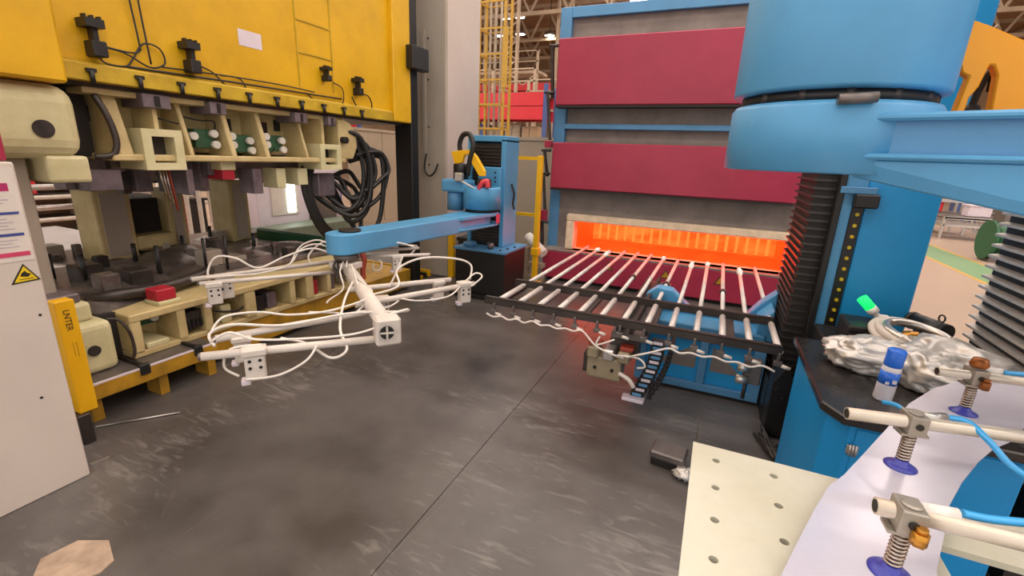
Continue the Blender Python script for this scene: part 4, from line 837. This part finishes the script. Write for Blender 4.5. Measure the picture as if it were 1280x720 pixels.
obj('can_body', G().lathe([(.03, 0), (.033, .006), (.033, .135), (.03, .15)], b0, ax, 28), 'canwhite', t)
obj('blue_band', G().lathe([(.0334, .075), (.0334, .13)], b0, ax, 28), 'canblue', t)
obj('white_print', G().box(.72, .733, 2.154, 2.157, .93, .94).box(.742, .756, 2.155, 2.159, .935, .95), 'canwhite', t)
obj('cap', G().lathe([(.03, .15), (.032, .155), (.032, .215), (.027, .222), (.012, .222)], b0, ax, 28), 'canblue', t)
RX = lambda a, ax='Z': Matrix.Rotation(a, 3, ax)
one('foil_sleeve', G().blob((.73, 2.5, .92), (.15, .12, .075), 2, .35, 1.4, .26, 72, flat=.851, rot=RX(-.25)), 'foil', 'crumpled silver fabric sleeve, left lump on the black bench top', 'sleeve', 'silver fabric on the bench')
one('foil_roll', G().blob((.92, 2.42, .925), (.1, .17, .085), 5, .28, 1.5, .24, 72, flat=.851, rot=RX(.5)), 'foil', 'rolled silver fabric lump just behind the spray can', 'sleeve', 'silver fabric on the bench')
one('foil_sheet', G().blob((1.08, 2.58, .93), (.16, .22, .1), 8, .35, 1.4, .26, 72, flat=.851, rot=RX(.3)), 'foil', 'shiny crumpled silver sheet lying right of the rolled fabric', 'sleeve', 'silver fabric on the bench')
one('foil_scrap', G().blob((.86, 2.72, .9), (.16, .12, .05), 12, .3, 1.5, .25, 56, flat=.851, rot=RX(.1)), 'foil', 'flat silver fabric fold under the white coil', 'sleeve', 'silver fabric on the bench')
C = thing('hose_coil', 'coil of flat white hose resting on the silver fabric', 'coil', (1.0, 2.95, .93))
for k in range(4): obj('turn', G().ring((1.0+.01*k, 2.91-.015*k, .93+.01*k), .145-.012*(k % 2), .02, (.1, -.25+.05*k, 1), sx=1.05), 'white' if k % 2 == 0 else 'silver', C)
obj('turn', G().ring((1.06, 2.84, .95), .17, .011, (.2, -.1, 1), sx=.9), 'silver', C); obj('core_fitting', G().blob((1.02, 2.9, .93), (.05, .04, .03), 2, .2, 3, .2, 16), 'brass', C)
t = thing('junction_box', 'black ribbed box standing behind the silver fabric', 'box', (.87, 3.1, .8))
obj('body', G().box(.76, .98, 2.95, 3.2, .8, .93), 'black', t, .01)
for k in range(5): obj('rib', G().box(.755, .985, 2.945, 2.955, .815+.022*k, .824+.022*k), 'darkmetal', t)
t = thing('indicator_lamp', 'glowing green indicator lamp tilted on a pale bracket before the blue column', 'lamp', (.95, 3.12, .93))
obj('lens', G().cyl((.885, 3.14, 1.0), (.835, 3.14, 1.05), .028, n=20), 'lampgreen', t); obj('lamp_base', G().cyl((.91, 3.14, .975), (.885, 3.14, 1.0), .029, n=20), 'wrap', t)
obj('bracket', G().tube([(.91, 3.14, .975), (.935, 3.14, .945), (.95, 3.13, .925)], .016, 8), 'wrap', t); obj('knuckle', G().box(.925, .985, 3.08, 3.15, .931, .97), 'wrap', t, .012)
t = thing('black_motor', 'black cylindrical motor lying behind the white coil near the bellows', 'motor', (1.3, 3.25, .8))
obj('casing', G().cyl((1.175, 3.37, .9), (1.27, 3.19, .9), .05, n=20), 'black', t); obj('end_cap', G().cyl((1.165, 3.387, .9), (1.175, 3.37, .9), .053, n=20), 'darkmetal', t)
obj('cradle', G().box(1.18, 1.28, 3.2, 3.36, .8, .86), 'darkmetal', t)
obj('lifting_eye', G().ring((1.25, 3.24, .968), .02, .005, (1, .4, 0), 16, 6), 'darkmetal', t)
obj('side_stand', G().box(1.18, 1.28, 3.2, 3.36, 0, .8), 'black', t)

# ---------------------------------------------------------------- near robot
NR = thing('near_robot', 'large blue robot drum and arm overhanging top right, with black bellows column', 'robot', (1.4, 2.5, 0))
obj('column', G().box(1.46, 1.9, 2.2, 3.2, 0, 3.4), 'blue', NR, .01)
obj('bellows_core', G().box(1.36, 1.44, 2.25, 3.1, .5, 3.2), 'bellow', NR)
fo = obj('bellows_fold', G().prism([(1.31, 2.23, .556), (1.38, 2.23, .57), (1.38, 2.23, .56), (1.31, 2.23, .544)], (0, .9, 0)), 'bellowlit', NR)
for k in range(1, 31): rep(fo, (0, 0, .054*k))
fs = obj('bellows_web', G().prism([(1.345, 2.235, .55), (1.345, 2.235, .604), (1.39, 2.235, .59), (1.39, 2.235, .56)], (0, .89, 0)), 'bellow', NR)
for k in range(1, 31): rep(fs, (0, 0, .054*k))
obj('column_foot', G().box(1.38, 1.95, 2.15, 3.15, 0, .5), 'black', NR, .01)
CX, CY = .258, 1.68
obj('carriage', G().box(.3, 1.38, 1.86, 2.1, 2.3, 2.7).box(1.1, 1.38, 2.1, 2.6, 2.3, 2.7), 'blue', NR, .02)
obj('turning_drum', G().lathe([(.235, 0), (.256, .003), (.26, .01), (.26, .75)], (CX, CY, 1.945), n=72), 'blue', NR)
obj('bearing_ring', G().lathe([(.20, 0), (.235, .003), (.235, .03), (.20, .03)], (CX, CY, 1.916), n=56), 'black', NR)
bt = obj('ring_bolt', G().cyl((CX, CY-.225, 1.92), (CX, CY-.225, 1.947), .014, n=8), 'darkmetal', NR)
for k in range(1, 14):
    a = 2*PI*k/14; rep(bt, (.225*math.sin(a), .225*(1-math.cos(a)), 0))
obj('arm_hub', G().lathe([(.24, 0), (.258, .004), (.258, .165), (.25, .178), (.22, .178)], (CX, CY, 1.74), n=64), 'blue', NR)
obj('sensor_bracket', G().cyl((CX-.03, CY-.27, 1.915), (CX+.05, CY-.265, 1.92), .013, n=12), 'greysteel', NR)
D = Vector((.93, -.37, 0)).normalized(); A0 = (CX+.02, CY-.01); A1 = (CX+.9, CY-.36)
obj('arm_top_plate', capsule(A0, A1, .21, .2, 1.868, 1.886), 'blue', NR, .006)
obj('arm_bottom_plate', capsule(A0, A1, .215, .2, 1.778, 1.793), 'blue', NR, .006)
obj('arm_web', capsule(A0, A1, .18, .17, 1.79, 1.87), 'bluegrey', NR)
s = Vector((-D.y, D.x, 0)); g = G()
P0 = Vector((CX, CY, 0)) + D*.12; P1 = Vector((CX, CY, 0)) + D*1.0
vs = []
for p, w, z in ((P0, .2, 1.735), (P1, .2, 1.56)):
    for q in (-1, 1): vs += [p + s*w*q + Vector((0, 0, 1.778)), p + s*w*q*.9 + Vector((0, 0, z))]
obj('arm_box', G().add(vs, [(0, 1, 3, 2), (4, 5, 7, 6), (0, 4, 5, 1), (2, 3, 7, 6), (0, 2, 6, 4), (1, 5, 7, 3)]), 'blue', NR, .004)
op = [(.6, 2.2), (.65, 2.18), (.79, 2.11), (.83, 1.97), (.80, 1.84), (.69, 1.84), (.715, 1.94), (.705, 2.04), (.69, 2.07), (.68, 2.07), (.67, 2.01), (.655, 1.98), (.645, 1.84), (.62, 1.84), (.64, 2.04), (.62, 2.05), (.61, 2.08), (.595, 2.09)]
ob = obj('hose_bracket', G().prism([(x*.97, 1.89, z*.97+.0525) for x, z in op], (0, .04, 0)), 'orange', NR, .004)
for a, b in (((.625, 2.125), (.665, 2.175)), ((.625, 2.15), (.64, 2.17))): obj('bracket_scratch', G().beam((a[0], 1.929, a[1]), (b[0], 1.929, b[1]), .002, .003), 'white', ob)
obj('bracket_tape', G().box(.70, .80, 1.928, 1.93, 1.955, 1.96), 'label', ob)
obj('bracket_motor', G().lathe([(.035, 0), (.035, .07), (.02, .1)], (.67, 1.97, 1.86), n=16), 'darkmetal', NR); obj('bracket_hose', G().tube([(.68, 1.99, 1.95), (.685, 1.98, 2.02), (.70, 1.97, 2.06), (.71, 1.98, 2.0)], .01, 7), 'rubber', NR)


# ---------------------------------------------------------------- near table with holes
TB = thing('hole_table', 'cream steel loading table with rows of drilled holes bottom right', 'table', (.4, 1.0, 0))
def holed(x0, x1, y0, y1, z0, z1, xs, ys, r):
    g = G(); n = 20
    bx = [x0] + [(a+b)/2 for a, b in zip(xs, xs[1:])] + [x1]; by = [y0] + [(a+b)/2 for a, b in zip(ys, ys[1:])] + [y1]
    for i, cx in enumerate(xs):
        for j, cy in enumerate(ys):
            X0, X1, Y0, Y1 = bx[i], bx[i+1], by[j], by[j+1]
            ang = sorted([2*PI*k/n for k in range(n)] + [math.atan2(Y-cy, X-cx) % (2*PI) for X in (X0, X1) for Y in (Y0, Y1)])
            m = len(ang); a = []; b = []
            for t in ang:
                c, s = math.cos(t), math.sin(t); k = min(((X1-cx)/c if c > 1e-9 else (X0-cx)/c if c < -1e-9 else 1e9), ((Y1-cy)/s if s > 1e-9 else (Y0-cy)/s if s < -1e-9 else 1e9))
                a.append((cx+r*c, cy+r*s)); b.append((cx+k*c, cy+k*s))
            vs = [(p[0], p[1], z1) for p in a] + [(p[0], p[1], z1) for p in b] + [(p[0], p[1], z0) for p in a]
            fs = [(q, (q+1) % m, m+(q+1) % m, m+q) for q in range(m)] + [(q, (q+1) % m, 2*m+(q+1) % m, 2*m+q) for q in range(m)]
            g.add(vs, fs)
    g.add([(x0, y0, z0), (x1, y0, z0), (x1, y1, z0), (x0, y1, z0), (x0, y0, z1), (x1, y0, z1), (x1, y1, z1), (x0, y1, z1)], [(0, 1, 5, 4), (1, 2, 6, 5), (2, 3, 7, 6), (3, 0, 4, 7)])
    return g
obj('table_plate', holed(.035, .52, .35, 1.25, .985, 1.0, [.095, .23, .37], [.48, .6, .725, .84, .955, 1.07, 1.185], .0095), 'tablecream', TB)
obj('table_wing', G().box(.52, .78, 1.095, 1.25, .985, 1.0), 'tablecream', TB)
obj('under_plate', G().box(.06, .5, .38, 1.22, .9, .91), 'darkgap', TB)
for x, y in ((.08, 1.2), (.48, 1.2), (.08, .4), (.48, .4), (.74, 1.2)): obj('leg', G().box(x-.025, x+.025, y-.025, y+.025, 0, .985), 'greysteel', TB)
obj('frame_rail', G().box(.06, .1, .4, 1.2, .93, .985), 'greysteel', TB); obj('frame_rail', G().box(.1, .76, 1.18, 1.22, .93, .985), 'greysteel', TB)
pts = [(.2, .7), (.205, .82), (.235, .9), (.285, 1.03), (.335, 1.15), (.38, 1.22), (.46, 1.37), (.555, 1.55), (.66, 1.75), (.78, 1.93), (.92, 2.08), (1.1, 2.12), (1.12, 1.98), (1.0, 1.78), (.89, 1.66), (.79, 1.55), (.72, 1.45), (.64, 1.32), (.575, 1.2), (.53, 1.09), (.475, .96), (.45, .8), (.44, .7)]
one('steel_blank', G().prism([(x, y, 1.03) for x, y in pts], (0, 0, .004)), 'sheet', 'curved pale steel blank held over table and bench by suction cups', 'sheet')
# suction gripper of the near robot
SG = thing('suction_gripper', 'aluminium tube gripper with spring suction cups holding the steel blank', 'gripper', (.8, 1.3, 1.04))
def bar(a, b, r=.0155):
    o = obj('support_tube', G().cyl(a, b, r, n=18), 'alubar', SG); a = Vector(a); b = Vector(b)
    obj('tube_bore', G().cyl(a, a - (b-a).normalized()*.001, r*.75, n=14), 'darkgap', o); return o
bar((.375, 1.298, 1.16), (1.12, 1.45, 1.16)); bar((.345, .925, 1.16), (1.12, .96, 1.16)); bar((.7, 1.745, 1.16), (1.12, 1.82, 1.16), .014)
obj('gripper_post', G().cyl((1.12, 1.32, 1.16), (1.12, 1.32, 1.56), .05, n=18), 'silver', SG)
obj('collector_tube', G().cyl((1.12, .85, 1.16), (1.12, 1.9, 1.16), .028, n=18), 'alubar', SG)
def cup(x, y, zt, brass, rot):
    T = Matrix.Translation((x, y, 0)) @ Matrix.Rotation(rot, 4, 'Z')
    g = G(); g.T = T; g.box(-.02, .02, -.024, .03, zt-.024, zt+.024).cyl((0, -.0, zt+.024), (0, 0, zt+.03), .016, n=12); k = obj('clamp_block', g, 'castgrey', SG, .006, seg=2)
    g = G(); g.T = T; g.cyl((0, -.024, zt), (0, -.028, zt), .008, n=10); obj('clamp_screw', g, 'black', k)
    g = G(); g.T = T; g.box(-.03, .03, -.018, .018, zt-.031, zt-.025); obj('clamp_flange', g, 'castgrey', k)
    g = G(); g.T = T; g.cyl((0, 0, 1.05), (0, 0, zt-.035), .0085, n=12); p = obj('plunger_rod', g, 'chrome', SG)
    g = G(); g.T = T; n = 9; g.tube([(.0125*math.cos(q*.7), .0125*math.sin(q*.7), 1.054 + (zt-.031-1.054)*q/(n*9)) for q in range(n*9+1)], .0028, 6, smooth=False); obj('coil_spring', g, 'chrome', p)
    g = G(); g.T = T; g.lathe([(.01, .02), (.014, .019), (.016, .012), (.026, .006), (.035, .001), (.035, 0), (.018, .003)], (0, 0, 1.0345), n=32); obj('suction_cup', g, 'cup', SG)
    if brass:
        g = G(); g.T = T; g.cyl((.01, -.03, zt-.03), (.01, -.03, zt-.005), .013, n=6).cyl((.01, -.03, zt-.005), (.01, -.03, zt+.004), .009, n=12); obj('brass_fitting', g, brass, k)
    g = G(); g.T = T; g.cyl((.02, .015, zt+.012), (.075, .02, zt+.014), .012, n=14); obj('hose_elbow', g, 'wrap' if brass else 'silver', k)
cup(.52, 1.327, 1.16, None, .2); cup(.392, .918, 1.16, 'brass', .05); cup(.80, 1.763, 1.16, 'rust', .2)
obj('copper_cap', G().lathe([(.02, 0), (.024, .008), (.018, .026), (.004, .03)], (.80, 1.765, 1.19), n=18), 'rust', SG)
for pts in ([(.585, 1.36, 1.175), (.63, 1.36, 1.175), (.66, 1.32, 1.155), (.7, 1.27, 1.12), (.78, 1.24, 1.11), (.95, 1.25, 1.13)], [(.475, .95, 1.175), (.52, .96, 1.172), (.6, .975, 1.18), (.75, .99, 1.2)], [(.87, 1.79, 1.176), (.93, 1.8, 1.178), (1.05, 1.81, 1.18)]):
    obj('air_hose', G().tube(pts, .0075, 10), 'hoseblue', SG)
obj('hose_end', G().tube([(.515, 1.36, 1.165), (.505, 1.4, 1.165), (.485, 1.43, 1.155)], .006, 8), 'hoseblue', SG)
obj('wire_loop', G().tube([(.93, 1.74, 1.17), (.91, 1.68, 1.1), (.86, 1.6, 1.042), (.9, 1.57, 1.042), (.96, 1.62, 1.045), (.97, 1.7, 1.08), (.95, 1.75, 1.15)], .0028, 6), 'black', SG)
obj('tube_clamp', G().box(.58, .6, .9, .95, 1.12, 1.19).box(.62, .64, .9, .95, 1.12, 1.19), 'wrap', SG, .004)
